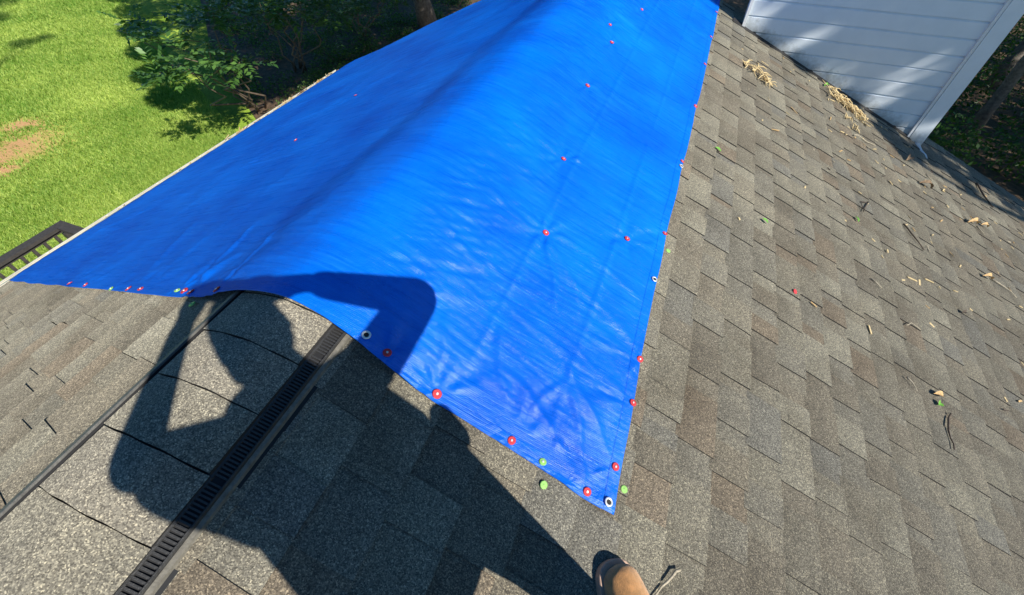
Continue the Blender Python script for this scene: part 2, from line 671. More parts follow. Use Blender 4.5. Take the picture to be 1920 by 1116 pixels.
slope_R = deck(1)
slope_L = deck(-1)
tag(slope_R, 'sunny right roof slope running down to the right')
tag(slope_L, 'left roof slope running down to the cream gutter')

TINTS = [((.240, .220, .174), 6), ((.222, .198, .155), 5), ((.262, .244, .194), 4), ((.230, .216, .178), 4),
         ((.232, .190, .142), 1.5), ((.206, .200, .176), 1.2), ((.300, .282, .225), 1.6), ((.196, .176, .140), 1.6)]
TW = [w for _, w in TINTS]


def pick_tint():
    c = random.choices(TINTS, TW)[0][0]
    k = random.uniform(.93, 1.07)
    mean = (.236, .212, .162)
    return tuple((m_ + (v - m_) * .8) * k for v, m_ in zip(c, mean))


def screen_size(side, s, y):
    p = Vector(slope_pt(side, s, y, 0)) - CAM_LOC
    d = p.dot(Bz)
    if d < .2:
        return 0
    u, v = 960 + 803.5 * p.dot(Bx) / d, 558 + 803.5 * p.dot(By) / d
    if not (-30 < u < 1950 and -30 < v < 1150):
        return 0
    X = side * s * COS
    if X < 1.0 and X > -3.15 and y > .62:
        return 0
    if p.length > 0:
        nrm = Vector((side * SIN, 0, COS))
        return -p.normalized().dot(nrm) / (p.length ** 2) * 1.0
    return 0


def shingle_piece(side, s0, s1, ya, yb, raised):
    """one exposed tab: wedge from hidden head (s0) to butt edge (s1)"""
    up = (.0050 if side > 0 else .0034) if raised else 0.0
    j = lambda a: random.uniform(-a, a)
    lift = random.choice([0, 0, 0, .001, .002])
    h0, h1 = .0015 + up, .0062 + up + lift
    e = .0015 if raised else -.012
    if not raised:
        ya, yb = ya - .0, yb + .0
    a0, b0 = ya + j(.003) + min(e, 0), yb + j(.003) - min(e, 0)
    sk = -.009 if side > 0 else .019
    a1, b1 = ya + e + sk + j(.003), yb - e + sk + j(.003)
    s1a, s1b = s1 + j(.0015), s1 + j(.0015)
    sh = s0 - .012
    P = [slope_pt(side, sh, a0, 0), slope_pt(side, s1a, a1, 0), slope_pt(side, s1b, b1, 0), slope_pt(side, sh, b0, 0),
         slope_pt(side, sh, a0, h0), slope_pt(side, s1a, a1, h1), slope_pt(side, s1b, b1, h1), slope_pt(side, sh, b0, h0)]
    if side > 0:
        F = [(4, 5, 6, 7), (0, 1, 5, 4), (1, 2, 6, 5), (2, 3, 7, 6)]
    else:
        F = [(7, 6, 5, 4), (4, 5, 1, 0), (5, 6, 2, 1), (6, 7, 3, 2)]
    return P, F, [0, 1, 0 if s1 < .26 else 1, 1]


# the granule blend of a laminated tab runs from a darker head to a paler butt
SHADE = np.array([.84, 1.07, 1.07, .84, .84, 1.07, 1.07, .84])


def lay_shingles():
    pieces = []
    for side in (1, -1):
        if side > 0:
            edges = [.10, .243, .386, .5435, .701] + [.143 * k for k in range(6, 40)]
            smax = EAVE_R / COS
        else:
            edges = [.12, .255] + [.255 + .143 * k for k in range(1, 30)]
            smax = abs(EAVE_L) / COS
        for k in range(1, len(edges)):
            s0, s1 = edges[k - 1], min(edges[k], smax + .012)
            if s0 > smax:
                break
            x = side * s1 * COS
            ymax = RAKE + .012 if side > 0 else float(far_y(max(x, EAVE_L))) + .01
            y = -2.2 + random.uniform(-.2, .2)
            raised = random.random() < .5 and k > 1
            while y < ymax:
                w = (random.choice([.11, .13, .15, .18, .22]) if raised else random.choice([.05, .08, .10, .13, .17])) * random.uniform(.9, 1.1)
                yb = min(y + w, ymax)
                if ymax - yb < .05:
                    yb = ymax
                covered = (-3.1 < x < .93 and y > .75)
                if not covered:
                    sz = screen_size(side, (s0 + s1) / 2, (y + yb) / 2) * (yb - y)
                    pieces.append((sz, side, s0, s1, y, yb, raised, pick_tint()))
                y = yb
                raised = (not raised if random.random() < .9 else raised) and k > 1
    pieces.sort(key=lambda p: -p[0])
    field = {1: ([], [], [], []), -1: ([], [], [], [])}
    for i, (sz, side, s0, s1, ya, yb, raised, tint) in enumerate(pieces):
        P, F, Mi = shingle_piece(side, s0, s1, ya, yb, raised)
        par = slope_R if side > 0 else slope_L
        if i < 300:
            me = mesh('shingle', P, F, Mi)
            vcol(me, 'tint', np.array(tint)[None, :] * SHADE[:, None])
            put('shingle', me, [M_SHINGLE, M_ASPHALT], par)
        else:
            V, Fs, Ms, T = field[side]
            n = len(V)
            V += P
            Fs += [tuple(n + a for a in f) for f in F]
            Ms += Mi
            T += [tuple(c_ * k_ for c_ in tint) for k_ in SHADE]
    for side, par in ((1, slope_R), (-1, slope_L)):
        V, Fs, Ms, T = field[side]
        me = mesh('shingle_field', V, Fs, Ms)
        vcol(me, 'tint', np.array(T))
        tag(put('shingle_field', me, [M_SHINGLE, M_ASPHALT], par), kind='stuff')


lay_shingles()

# rake trim boards on the gable edge and fascia + gutter on the left eave
mb = MB()
mb.eight([(0, RAKE + .012, -.20), (EAVE_R, RAKE + .012, -EAVE_R * TAN - .20), (EAVE_R, RAKE + .035, -EAVE_R * TAN - .20), (0, RAKE + .035, -.20),
          (0, RAKE + .012, -.012), (EAVE_R, RAKE + .012, -EAVE_R * TAN - .012), (EAVE_R, RAKE + .035, -EAVE_R * TAN - .012), (0, RAKE + .035, -.012)])
mb.build('rake_board', M_WHITE, house)
mb = MB()
mb.box((EAVE_L + .02, (Y0 + 4.6) / 2, EAVE_L * -1 * -TAN - .10), .025, 4.6 - Y0, .15)
mb.build('fascia', M_WHITE, house)


def gutter():
    zt = EAVE_L * TAN - .02
    x0 = EAVE_L - .004
    prof = [(x0, zt - .002), (x0 - .003, zt - .11), (x0 - .07, zt - .11), (x0 - .085, zt - .07), (x0 - .112, zt - .045), (x0 - .116, zt - .012),
            (x0 - .104, zt - .010), (x0 - .104, zt - .016), (x0 - .110, zt - .018), (x0 - .106, zt - .044), (x0 - .08, zt - .067), (x0 - .067, zt - .104), (x0 - .008, zt - .104), (x0 - .006, zt - .002)]
    ys = [Y0, 4.74]
    V, F = [], []
    n = len(prof)
    for y in ys:
        V += [(x, y, z) for x, z in prof]
    for i in range(n):
        j = (i + 1) % n
        F.append((i, j, n + j, n + i))
    F.append(tuple(range(n)))
    F.append(tuple(n + i for i in reversed(range(n))))
    g = put('gutter', mesh('gutter', V, F), M_GUTTER, house)
    # drip edge lying on the roof edge
    mb = MB()
    xa, xb = EAVE_L + .05, EAVE_L - .012
    for (ya, yb) in ((Y0, 4.62),):
        mb.eight([(xb, ya, xb * TAN + .0), (xa, ya, xa * TAN + .004), (xa, yb, xa * TAN + .004), (xb, yb, xb * TAN + .0),
                  (xb, ya, xb * TAN + .013), (xa, ya, xa * TAN + .0125), (xa, yb, xa * TAN + .0125), (xb, yb, xb * TAN + .013)])
    mb.build('drip_edge', M_GUTTER, house)
    mb = MB()
    for i in range(12):
        y = -1.0 + i * .5
        mb.box((x0 - .056, y, zt - .018), .108, .018, .004)
    mb.build('gutter_strap', M_GUTTER, g)
    return g


gutter_o = gutter()


# ridge vent ---------------------------------------------------------------
def ridge_profile(s, base_h):
    """z of a sheet following the bent ridge at signed slope distance s"""
    x = s * COS
    return x, -TAN * (math.sqrt(x * x + .10 ** 2) - .0287) + base_h / COS


vent = empty('ridge_vent', (0, 0, 0), house)
vent.location = -house.location
VENT_END = .62
mb = MB()
ss = [-.232, -.212, -.207, -.203, -.172, -.1, -.04, 0, .04, .1, .172, .203, .207, .212, .232]
hh = [.004, .006, .022, .014, .0165, .017, .017, .017, .017, .017, .0165, .014, .022, .006, .004]
n = len(ss)
V, F = [], []
for y in (-2.2, 5.5):
    V += [(ridge_profile(s, h)[0], y, ridge_profile(s, h)[1]) for s, h in zip(ss, hh)]
for i in range(n - 1):
    F.append((i, i + 1, n + i + 1, n + i))
me = mesh('vent_base', V, F)
put('vent_base', me, M_VENTDARK, vent)
for side in (-1, 1):
    # outer baffle with rounded top, and flange
    mb = MB()
    cs = [(.2065, .004), (.206, .021), (.2075, .0250), (.2095, .0262), (.2245, .0255), (.2265, .024), (.2275, .020), (.2275, .004)]
    if side > 0:
        cs = [(.2065, .004), (.206, .019), (.2075, .0215), (.210, .0215), (.2115, .018), (.212, .004)]
    V, F = [], []
    for y in (-2.2, 5.5):
        V += [(side * ridge_profile(s, h)[0], y, ridge_profile(s, h)[1]) for s, h in cs]
    n = len(cs)
    for i in range(n - 1):
        F.append((i, i + 1, n + i + 1, n + i) if side > 0 else (n + i, n + i + 1, i + 1, i))
    put('baffle', mesh('baffle', V, F), M_VENT if side < 0 else M_LOUVER, vent, False)
    mb = MB()
    cs = [(.2275 if side < 0 else .212, .0150), (.236 if side < 0 else .2215, .0140), (.237 if side < 0 else .2225, .001)]
    V, F = [], []
    for y in (-2.2, 5.5):
        V += [(side * ridge_profile(s, h)[0], y, ridge_profile(s, h)[1]) for s, h in cs]
    n = len(cs)
    for i in range(n - 1):
        F.append((i, i + 1, n + i + 1, n + i) if side > 0 else (n + i, n + i + 1, i + 1, i))
    put('flange', mesh('flange', V, F), M_DUSTY, vent)
    cs = [(.163, .0205), (.1775, .0205), (.1775, .012)]
    V, F = [], []
    for y in (-2.2, 5.5):
        V += [(side * ridge_profile(s, h)[0], y, ridge_profile(s, h)[1]) for s, h in cs]
    n = len(cs)
    for i in range(n - 1):
        F.append((i, i + 1, n + i + 1, n + i) if side > 0 else (n + i, n + i + 1, i + 1, i))
    put('rim', mesh('rim', V, F), M_LOUVER, vent)
# louver bars between rim and baffle on the right, each its own piece
fin = MB()
for a, b_ in ((0, 0),):
    p0, p1 = ridge_profile(.1765, .0200), ridge_profile(.2065, .0205)
    q0, q1 = ridge_profile(.1765, .0120), ridge_profile(.2065, .0120)
    w = .0021
    fin.eight([(q0[0], -w, q0[1]), (q1[0], -w, q1[1]), (q1[0], w, q1[1]), (q0[0], w, q0[1]),
               (p0[0], -w, p0[1]), (p1[0], -w, p1[1]), (p1[0], w, p1[1]), (p0[0], w, p0[1])])
fin_me = mesh('louver', fin.v, fin.f)
fin_me.materials.append(M_LOUVER)
fin_left = fin_me.copy()
y = -.62
i = 0
while y < .56:
    o = bpy.data.objects.new('louver', fin_me)
    COL.objects.link(o)
    o.parent = vent
    o.location = (0, y, 0)
    y += .0088 if (i % 38) != 37 else .018
    i += 1

# ridge cap shingles
CAPY = [-2.2 + .1465 * k for k in range(0, 54)]
off = (-.085 - CAPY[14])
for k in range(len(CAPY)):
    ya = CAPY[k] + off + random.uniform(-.0008, .0008)
    if ya > 5.4:
        break
    yb = ya + .1465 - .0030
    S_ = [-.172 + .344 * i / 14 for i in range(15)]
    V, F, Mi = [], [], []
    ha, hb = .0290, .0265
    jl, jr = random.uniform(-.004, .003), random.uniform(-.003, .004)
    for (y, h) in ((ya, ha), (yb, hb)):
        for i_, s in enumerate(S_):
            s2 = s * (1 + (jl if s < 0 else jr) / .172)
            x, z = ridge_profile(s2, h + .0012 * math.sin(k * 3.1 + i_ * .9))
            V.append((x, y + .0009 * math.sin(i_ * 1.3 + k), z))
    for (y, h) in ((ya, ha - .0085), (yb, hb - .0085)):
        for i_, s in enumerate(S_):
            x, z = ridge_profile(s, h)
            V.append((x, y, z))
    n = 15
    for i_ in range(n - 1):
        F.append((i_, i_ + 1, n + i_ + 1, n + i_)); Mi.append(0)
        F.append((2 * n + i_, 2 * n + i_ + 1, i_ + 1, i_)); Mi.append(1)
        F.append((n + i_, n + i_ + 1, 3 * n + i_ + 1, 3 * n + i_)); Mi.append(1)
    F.append((2 * n, 0, n, 3 * n)); Mi.append(1)
    F.append((n - 1, 3 * n - 1, 4 * n - 1, 2 * n - 1)); Mi.append(1)
    me = mesh('ridge_cap_shingle', V, F, Mi)
    t = random.choice([(.262, .242, .194), (.248, .226, .182), (.275, .252, .205)])
    vcol(me, 'tint', np.tile(np.array(t), (len(V), 1)))
    put('ridge_cap_shingle', me, [M_SHINGLE, M_ASPHALT], vent)

# siding clad chase at the gable end ---------------------------------------
chase = empty('chimney_chase', (0, 0, 0), house)
chase.location = -house.location
WY = 5.20
WX0, WX1, WZT = 1.31, 3.17, 1.30
mb = MB()
mb.box(((WX0 + WX1) / 2 + .06, WY + .09, (WZT - 1.6) / 2), WX1 - WX0 + .02, .12, WZT + 1.6)
mb.build('sheathing', M_WALL, chase)
z = -1.485
k = 0
while z < WZT - .1:
    zt = z + .1325
    jt = random.uniform(-.0015, .0015)
    x0, x1 = WX0 + .002, WX1
    if zt > -WX1 * TAN - .05:
        mb = MB()
        # lapped board: thick lower edge proud of the wall, thin upper edge
        nseg = 10
        V, F = [], []
        for i_ in range(nseg + 1):
            x = x0 + (x1 - x0) * i_ / nseg
            wob = .0012 * math.sin(i_ * 1.7 + k * 2.1)
            V += [(x, WY + .028, z + jt + wob), (x, WY - .003 + wob * .6, z + jt + wob), (x, WY - .001 + wob * .6, zt - .017 + jt), (x, WY + .020, zt + .003), (x, WY + .028, zt + .003)]
        for i_ in range(nseg):
            a, b_ = i_ * 5, i_ * 5 + 5
            for q in ((0, 1), (1, 2), (2, 3), (3, 4), (4, 0)):
                F.append((a + q[0], a + q[1], b_ + q[1], b_ + q[0]))
        F.append((0, 4, 3, 2, 1))
        e = nseg * 5
        F.append((e, e + 1, e + 2, e + 3, e + 4))
        put('siding_board', mesh('siding_board', V, F), M_SIDING, chase)
    z += .1325
    k += 1
mb = MB()
mb.eight([(WX1 + .002, WY - .028, -1.42), (WX1 + .134, WY - .028, -1.42), (WX1 + .134, WY + .15, -1.45), (WX1 + .002, WY + .15, -1.45),
          (WX1 + .002, WY - .028, WZT), (WX1 + .134, WY - .028, WZT), (WX1 + .134, WY + .15, WZT), (WX1 + .002, WY + .15, WZT)])
cb = mb.build('corner_board', M_SIDING, chase)
mb = MB()
mb.box((WX1 - .012, WY - .010, (WZT - 1.40) / 2), .022, .03, WZT + 1.40)
mb.build('corner_bead', M_WHITE, chase)
mb = MB()
mb.box((WX0 - .012, WY + .055, (WZT - .62) / 2), .026, .14, WZT + .60)
mb.build('corner_board', M_WHITE, chase)
# flashing along the roof line
mb = MB()
xa, xb = WX0 - .12, WX1 + .02
mb.eight([(xa, WY - .035, -xa * TAN + .004), (xb, WY - .035, -xb * TAN + .004), (xb, WY + .02, -xb * TAN + .004), (xa, WY + .02, -xa * TAN + .004),
          (xa, WY - .035, -xa * TAN + .0135), (xb, WY - .035, -xb * TAN + .0135), (xb, WY + .02, -xb * TAN + .03), (xa, WY + .02, -xa * TAN + .03)])
mb.build('flashing', M_FLASH, chase)
# dribble of sealant below the corner board
mb = MB()
mb.tube([(3.255, 5.165, -1.37), (3.262, 5.13, -1.352), (3.285, 5.06, -1.362), (3.315, 5.0, -1.375), (3.335, 4.97, -1.385)], [.04, .022, .012, .014, .004], 8)
mb.build('sealant_drip', M_WHITE, chase, True)

# ------------------------------------------------------------------ tarp
NE = [(-3.20, .672), (-3.137, .665), (-1.654, .567), (-.959, .517), (-.509, .495), (-.269, .486), (.048, .498), (.14, .5), (.258, .484), (.346, .467), (.484, .446), (.715, .428), (.933, .409), (1.04, .408)]
RE = [(.40, 1.033), (.77, 1.018), (.95, 1.013), (1.68, 1.005), (2.35, 1.013), (3.05, 1.02), (4.43, 1.028), (6.0, 1.028)]
FE = [(-3.30, 4.62), (-3.25, 4.72), (-3.17, 4.86), (-2.72, 4.95), (-2.5, 5.11), (-2.25, 5.30), (-1.94, 5.41), (-1.6, 5.53), (-1.0, 5.62), (0, 5.66), (1.04, 5.66)]
NAILS_RIGHT = [(1.005, .535), (1.016, .766), (1.008, .944), (.997, 1.663), (1.003, 2.32), (1.010, 3.028), (1.012, 3.769), (1.013, 4.382), (1.015, 5.078)]
NAILS_NEAR = [(.942, .427), (.704, .452), (.475, .465), (.32, .492)]
NAILS_MID = [(.843, 1.489), (.54, 1.259), (.467, 1.745), (.395, 2.456), (.387, 3.12), (.318, 3.362), (.441, 3.999)]
NAILS_LEFT = [(-.3, .506), (-.483, .512), (-.53, .517), (-.902, .536), (-1.02, .541), (-1.572, .580), (-1.823, .596), (-1.418, 1.974), (-1.45, 2.704)]
GREEN_ON = [(.802, .440), (-.586, .520), (-1.2, .545)]
GROMMETS = [(.256, .503), (1.006, .428), (.995, 1.352), (1.003, 2.264)]
ALLN = NAILS_RIGHT + NAILS_NEAR + NAILS_MID + NAILS_LEFT + GREEN_ON


_cr = random.Random(19)
CREASES = [(.16, 2.9, .92, 2.42, .006, .016), (.54, 1.26, .78, 1.02, .006, .012), (.54, 1.26, .70, .92, .006, .010), (.54, 1.26, .86, 1.16, .005, .012),
           (.14, 1.35, .50, 1.22, .006, .014), (.12, 1.05, .42, .93, .006, .012), (.94, .43, .80, .74, .006, .012), (.94, .43, .62, .66, .006, .014), (1.0, .54, .72, .84, .005, .012),
           (.70, .45, .52, .80, .006, .014), (.70, .45, .78, .72, .005, .010), (.47, .46, .40, .70, .005, .012), (-.5, .53, -.62, .95, .006, .016), (-.3, .52, -.34, .86, .006, .014), (-1.0, .56, -1.3, 1.1, .006, .02)]
for _ in range(26):
    _x, _y = _cr.uniform(.1, .7), _cr.uniform(.9, 5.2)
    _l = _cr.uniform(.2, .6)
    CREASES.append((_x, _y, _x + _l, _y - _l * _cr.uniform(.1, .6), _cr.uniform(.0025, .005), _cr.uniform(.008, .016)))
for _ in range(16):
    _x, _y = _cr.uniform(-3.0, -.6), _cr.uniform(.9, 4.2)
    _l = _cr.uniform(.3, .9)
    CREASES.append((_x, _y, _x + _l, _y + _l * _cr.uniform(-.1, .5), _cr.uniform(.003, .006), _cr.uniform(.012, .022)))


def tarp_z(X, Y):
    X = np.asarray(X, float)
    Y = np.asarray(Y, float)
    s = np.abs(X) / COS
    base = -TAN * np.maximum(np.sqrt(X * X + .10 ** 2) - .0287, np.minimum(np.abs(X), .16) * 0)
    far_ = sstep(.17, .6, np.abs(X))
    base = base * (1 - far_) + (-TAN * np.abs(X)) * far_
    # tent over the ridge vent: flat over the vent, then bridging down to the shingles
    span = np.where(X > 0, .46 + .06 * vnoise(Y * 1.3, Y * 0, 3), .30 + .05 * vnoise(Y * 1.1, Y * 0, 4))
    h = .029 * (1 - sstep(.175, .175 + span, s)) + .0150
    e_near = Y - np.interp(X, [p[0] for p in NE], [p[1] for p in NE])
    e_right = np.interp(Y, [p[0] for p in RE], [p[1] for p in RE]) - X
    edge = np.minimum(e_near, e_right)
    inner = sstep(.0, .12, edge)
    onR = sstep(-.02, .12, X)
    onL = 1 - onR
    # soft sagging and long wrinkles running down the slope
    h = h + .006 * inner * (fbm(X * 1.5 + 3, Y * 1.1, 31, 3) + .4)
    d = Y + .22 * X
    wr = 1 - 2 * np.abs(fbm(X * 1.4, d * 8.0, 41, 3))
    h = h + .0044 * inner * wr * (.6 + .4 * vnoise(X * 2, Y * 1.5, 8))
    wr2 = .6 - 2 * np.abs(fbm(X * 4 + 2 * vnoise(X * 3, Y * 2, 5), d * 22.0, 43, 2))
    h = h + .0030 * inner * wr2 * (.25 + .75 * np.clip(fbm(X * 2.0, Y * 1.6, 55, 2) + .35, 0, 1))
    # short ripples where the sheet bends over the right edge of the vent
    zone = np.exp(-((X - .27) / .15) ** 2) * sstep(.5, .75, Y)
    rp = .5 - 2 * np.abs(fbm(X * 5.0, (Y - .55 * X) * 21.0, 61, 2))
    h = h + .0050 * zone * rp * (.35 + .65 * np.clip(vnoise(X * 3, Y * 2.2, 62) + .4, 0, 1))
    zone2 = np.exp(-((X + .3) / .2) ** 2)
    h = h + .0025 * zone2 * fbm(X * 3.0, (Y + .7 * X) * 9.0, 67, 2)
    # fold creases from packing
    for yc in (1.18, 1.98, 2.78, 3.58, 4.38, 5.1):
        dd = Y - yc - .05 * X
        h = h + onR * .0046 * np.exp(-(dd / .011) ** 2) * (.5 + .5 * vnoise(X * 3, Y * 0 + yc, 12)) * inner
    for xc in (.52, .80, -.9, -1.7, -2.5):
        dd = X - xc - .012 * vnoise(Y * .7, Y * 0, 15)
        h = h + .0034 * np.exp(-(dd / .010) ** 2) * inner
    # single sharp creases where the sheet was dragged tight
    for (x0, y0_, x1, y1_, am, wd) in CREASES:
        ux, uy = x1 - x0, y1_ - y0_
        L2 = ux * ux + uy * uy
        q = ((X - x0) * ux + (Y - y0_) * uy) / L2
        dist = ((X - x0) * uy - (Y - y0_) * ux) / math.sqrt(L2) + .006 * np.sin(q * 9 + x0 * 40)
        sel = (np.abs(dist) < wd * 3) & (q > 0) & (q < 1)
        h[sel] += (am * np.exp(-(dist[sel] / wd) ** 2) * np.clip(q[sel] * 5, 0, 1) * np.clip((1 - q[sel]) * 5, 0, 1) * inner[sel])
    # dimples with radiating puckers at the fasteners
    for i_, (nx, ny) in enumerate(ALLN):
        dx, dy = (X - nx) / COS, Y - ny
        near = dx * dx + dy * dy < .25
        if not np.any(near):
            continue
        r = np.sqrt(dx[near] ** 2 + dy[near] ** 2) + 1e-6
        an = np.arctan2(dy[near], dx[near])
        k = 5 + i_ % 4
        amp = (.0075 if i_ < 13 else .006) * (1 - np.exp(-(r / .03) ** 2)) * np.exp(-r / .11)
        h[near] += amp * np.cos(k * an + i_ * 1.3 + 2.0 * vnoise(an * 1.5, an * 0, i_)) - .006 * np.exp(-(r / .05) ** 2) * inner[near]
    low = .0165 + .0015 * vnoise(Y * 6, X * 6, 2)
    vent_top = .0405 * (1 - sstep(.19, .27, s))
    h = np.maximum(h, np.maximum(low, vent_top))
    z = base + h / COS
    z = z - np.clip(Y - 5.60, 0, 1) * 3.0
    return z


def tarp_rows():
    xs = np.concatenate([np.linspace(-3.22, -.62, 110), np.linspace(-.60, 1.033, 190)])
    b = np.linspace(0, 1, 420) ** 1.55
    Xg = np.repeat(xs[None, :], len(b), 0)
    yn = np.interp(xs, [p[0] for p in NE], [p[1] for p in NE])
    yf = np.interp(xs, [p[0] for p in FE], [p[1] for p in FE])
    Yg = yn[None, :] + b[:, None] * (yf - yn)[None, :]
    # ragged free edges
    Yg = Yg + (1 - sstep(0, .06, Yg - yn[None, :])) * .006 * vnoise(Xg * 5, Xg * 0, 77)
    xr = np.interp(Yg, [p[0] for p in RE], [p[1] for p in RE]) + .004 * vnoise(Yg * 4, Yg * 0, 78)
    wgt = np.clip((Xg - .3) / (1.033 - .3), 0, 1) ** 2
    Xg = Xg + wgt * (xr - 1.033)
    wl_ = 1 - np.clip((Xg + 3.22) / .3, 0, 1)
    Xg = Xg + wl_ * .012 * vnoise(Yg * 3, Yg * 0, 79)
    return Xg, Yg


tarp = empty('tarp', (0, .5, 0))
tag(tarp, 'large bright blue plastic tarp nailed over the roof ridge', 'tarp')
Xg, Yg = tarp_rows()
Zg = tarp_z(Xg, Yg)
nr, nc = Xg.shape
V = np.stack([Xg, Yg, Zg], -1).reshape(-1, 3)
idx = np.arange(nr * nc).reshape(nr, nc)
Q = np.stack([idx[:-1, :-1], idx[:-1, 1:], idx[1:, 1:], idx[1:, :-1]], -1).reshape(-1, 4)
sheet = put('sheet', np_mesh('sheet', V, Q), M_TARP, tarp, True)
sol = sheet.modifiers.new('thickness', 'SOLIDIFY')
sol.thickness = .0016
sol.offset = -1


def hem(path, inward, width=.034):
    """folded hem: a strip lying on the sheet along one edge"""
    P0 = np.array(path)
    F = []
    cols = []
    for w_, hgt in ((-.0012, -.0015), (0.0, .0012), (width * .5, .0017), (width, .0014), (width + .0015, -.001)):
        xx, yy = P0[:, 0] + inward[0] * w_, P0[:, 1] + inward[1] * w_
        cols.append(np.stack([xx, yy, tarp_z(xx, yy) + hgt], 1))
    V = np.stack(cols, 1).reshape(-1, 3).tolist()
    k = 5
    for i_ in range(len(P0) - 1):
        for j in range(k - 1):
            F.append((i_ * k + j, i_ * k + j + 1, (i_ + 1) * k + j + 1, (i_ + 1) * k + j))
    o = put('hem', mesh('hem', V, F), M_TARP, tarp, False)
    return o


yy = np.linspace(.412, 5.55, 330)
xr_ = np.interp(yy, [p[0] for p in RE], [p[1] for p in RE]) + .004 * vnoise(yy * 4, yy * 0, 78)
hem(np.stack([xr_, yy], 1), (-1, 0))
xx = np.linspace(-3.15, .992, 300)
yn_ = np.interp(xx, [p[0] for p in NE], [p[1] for p in NE]) + .006 * vnoise(xx * 5, xx * 0, 77)
hem(np.stack([xx, yn_], 1), (0, 1))


def tarp_frame(x, y):
    e = .015
    zs = tarp_z(np.array([x, x + e, x, x - e, x]), np.array([y, y, y + e, y, y - e]))
    nrm = Vector((-(zs[1] - zs[3]) / (2 * e), -(zs[2] - zs[4]) / (2 * e), 1)).normalized()
    side = 1 if x > .1 else (-1 if x < -.1 else 0)
    nrm = (nrm + 2 * Vector((side * SIN, 0, COS))).normalized()
    return Vector((x, y, float(zs[0]))), nrm


def disc_mesh(name, r, dome, rim):
    """plastic cap: raised rim, shallow dish, centre boss"""
    prof = [(0, dome * 1.25), (r * .18, dome * 1.2), (r * .26, dome * .55), (r * .55, dome * .65), (r * .86, dome), (r, dome * .55), (r * 1.0, -rim)]
    seg = 18
    V = [(0, 0, prof[0][1])]
    F = []
    for (pr, pz) in prof[1:]:
        for k in range(seg):
            a = 2 * math.pi * k / seg
            V.append((pr * math.cos(a), pr * math.sin(a), pz))
    for k in range(seg):
        F.append((0, 1 + k, 1 + (k + 1) % seg))
    for j in range(len(prof) - 2):
        for k in range(seg):
            a, b_ = 1 + j * seg + k, 1 + j * seg + (k + 1) % seg
            F.append((a, a + seg, b_ + seg, b_))
    me = mesh(name, V, F)
    me.polygons.foreach_set('use_smooth', [True] * len(me.polygons))
    return me


CAP_ME = disc_mesh('cap_nail', .0132, .0019, .002)
CAP_ME.materials.append(M_RED)
LIME_ME = disc_mesh('lime_cap', .0112, .0019, .002)
LIME_ME.materials.append(M_LIME)
HEAD_ME = disc_mesh('nail_head', .0036, .0012, .001)
HEAD_ME.materials.append(M_STEEL)


def orient(o, p, nrm, spin=0.0, off=0.0, parent=None):
    q = nrm.to_track_quat('Z', 'Y').to_matrix().to_4x4() @ Matrix.Rotation(spin, 4, 'Z')
    m = Matrix.Translation(p + nrm * off) @ q
    if parent:
        o.parent = parent
        o.matrix_parent_inverse = Matrix.Identity(4)
        par_off = Vector((0, 0, 0))
        pp = parent
        while pp:
            par_off += pp.location
            pp = pp.parent
        m = Matrix.Translation(-par_off) @ m
    o.matrix_basis = m


def add_cap(x, y, me, name, lift=.003, tilt=.2):
    p, nrm = tarp_frame(x, y)
    nrm = (nrm + Vector((random.uniform(-tilt, tilt), random.uniform(-tilt, tilt), 0))).normalized()
    o = bpy.data.objects.new(name, me)
    COL.objects.link(o)
    orient(o, p, nrm, random.uniform(0, 6), lift, tarp)
    k_ = random.uniform(.88, 1.04)
    o.scale = (k_ * random.uniform(.94, 1.06), k_, k_)
    h_ = bpy.data.objects.new('nail_head', HEAD_ME)
    COL.objects.link(h_)
    h_.parent = o
    h_.location = (0, 0, .0022)
    return o


for (x, y) in NAILS_RIGHT + NAILS_NEAR + NAILS_MID + NAILS_LEFT:
    add_cap(x, y, CAP_ME, 'red_cap_nail', .0042)
for (x, y) in GREEN_ON:
    add_cap(x, y, LIME_ME, 'lime_cap_nail', .0042, .25)


def ring_mesh(name, R_, r_, seg=24, sub=8):
    V, F = [], []
    for i_ in range(seg):
        a = 2 * math.pi * i_ / seg
        for j in range(sub):
            b_ = 2 * math.pi * j / sub
            rr = R_ + r_ * math.cos(b_)
            V.append((rr * math.cos(a), rr * math.sin(a), .55 * r_ * math.sin(b_)))
    for i_ in range(seg):
        for j in range(sub):
            F.append((i_ * sub + j, ((i_ + 1) % seg) * sub + j, ((i_ + 1) % seg) * sub + (j + 1) % sub, i_ * sub + (j + 1) % sub))
    me = mesh(name, V, F)
    me.polygons.foreach_set('use_smooth', [True] * len(me.polygons))
    return me


RING = ring_mesh('grommet', .0100, .0032)
RING.materials.append(M_STEEL)
HOLE = disc_mesh('hole', .0082, .0004, .001)
HOLE.materials.append(M_ASPHALT)
for (x, y) in GROMMETS:
    p, nrm = tarp_frame(x, y)
    o = bpy.data.objects.new('grommet', RING)
    COL.objects.link(o)
    orient(o, p, nrm, 0, .0062, tarp)
    h_ = bpy.data.objects.new('eyelet_hole', HOLE)
    COL.objects.link(h_)
    h_.parent = o
    h_.location = (0, 0, -.001)

# ------------------------------------------------------------------ small things lying on the roof
NR = Vector((SIN, 0, COS))


def roof_pt(x, y, h=.0):
    return Vector((x, y, -abs(x) * TAN + (h + .0105) / COS))


def lone_cap(x, y, me, name, label, cat, off=.004, tilt=(0, 0)):
    o = bpy.data.objects.new(name, me)
    COL.objects.link(o)
    nn = Vector((SIN if x > 0 else -SIN, 0, COS)) + Vector((tilt[0], tilt[1], 0))
    orient(o, roof_pt(x, y), nn.normalized(), random.uniform(0, 6), off)
    tag(o, label, cat)
    return o


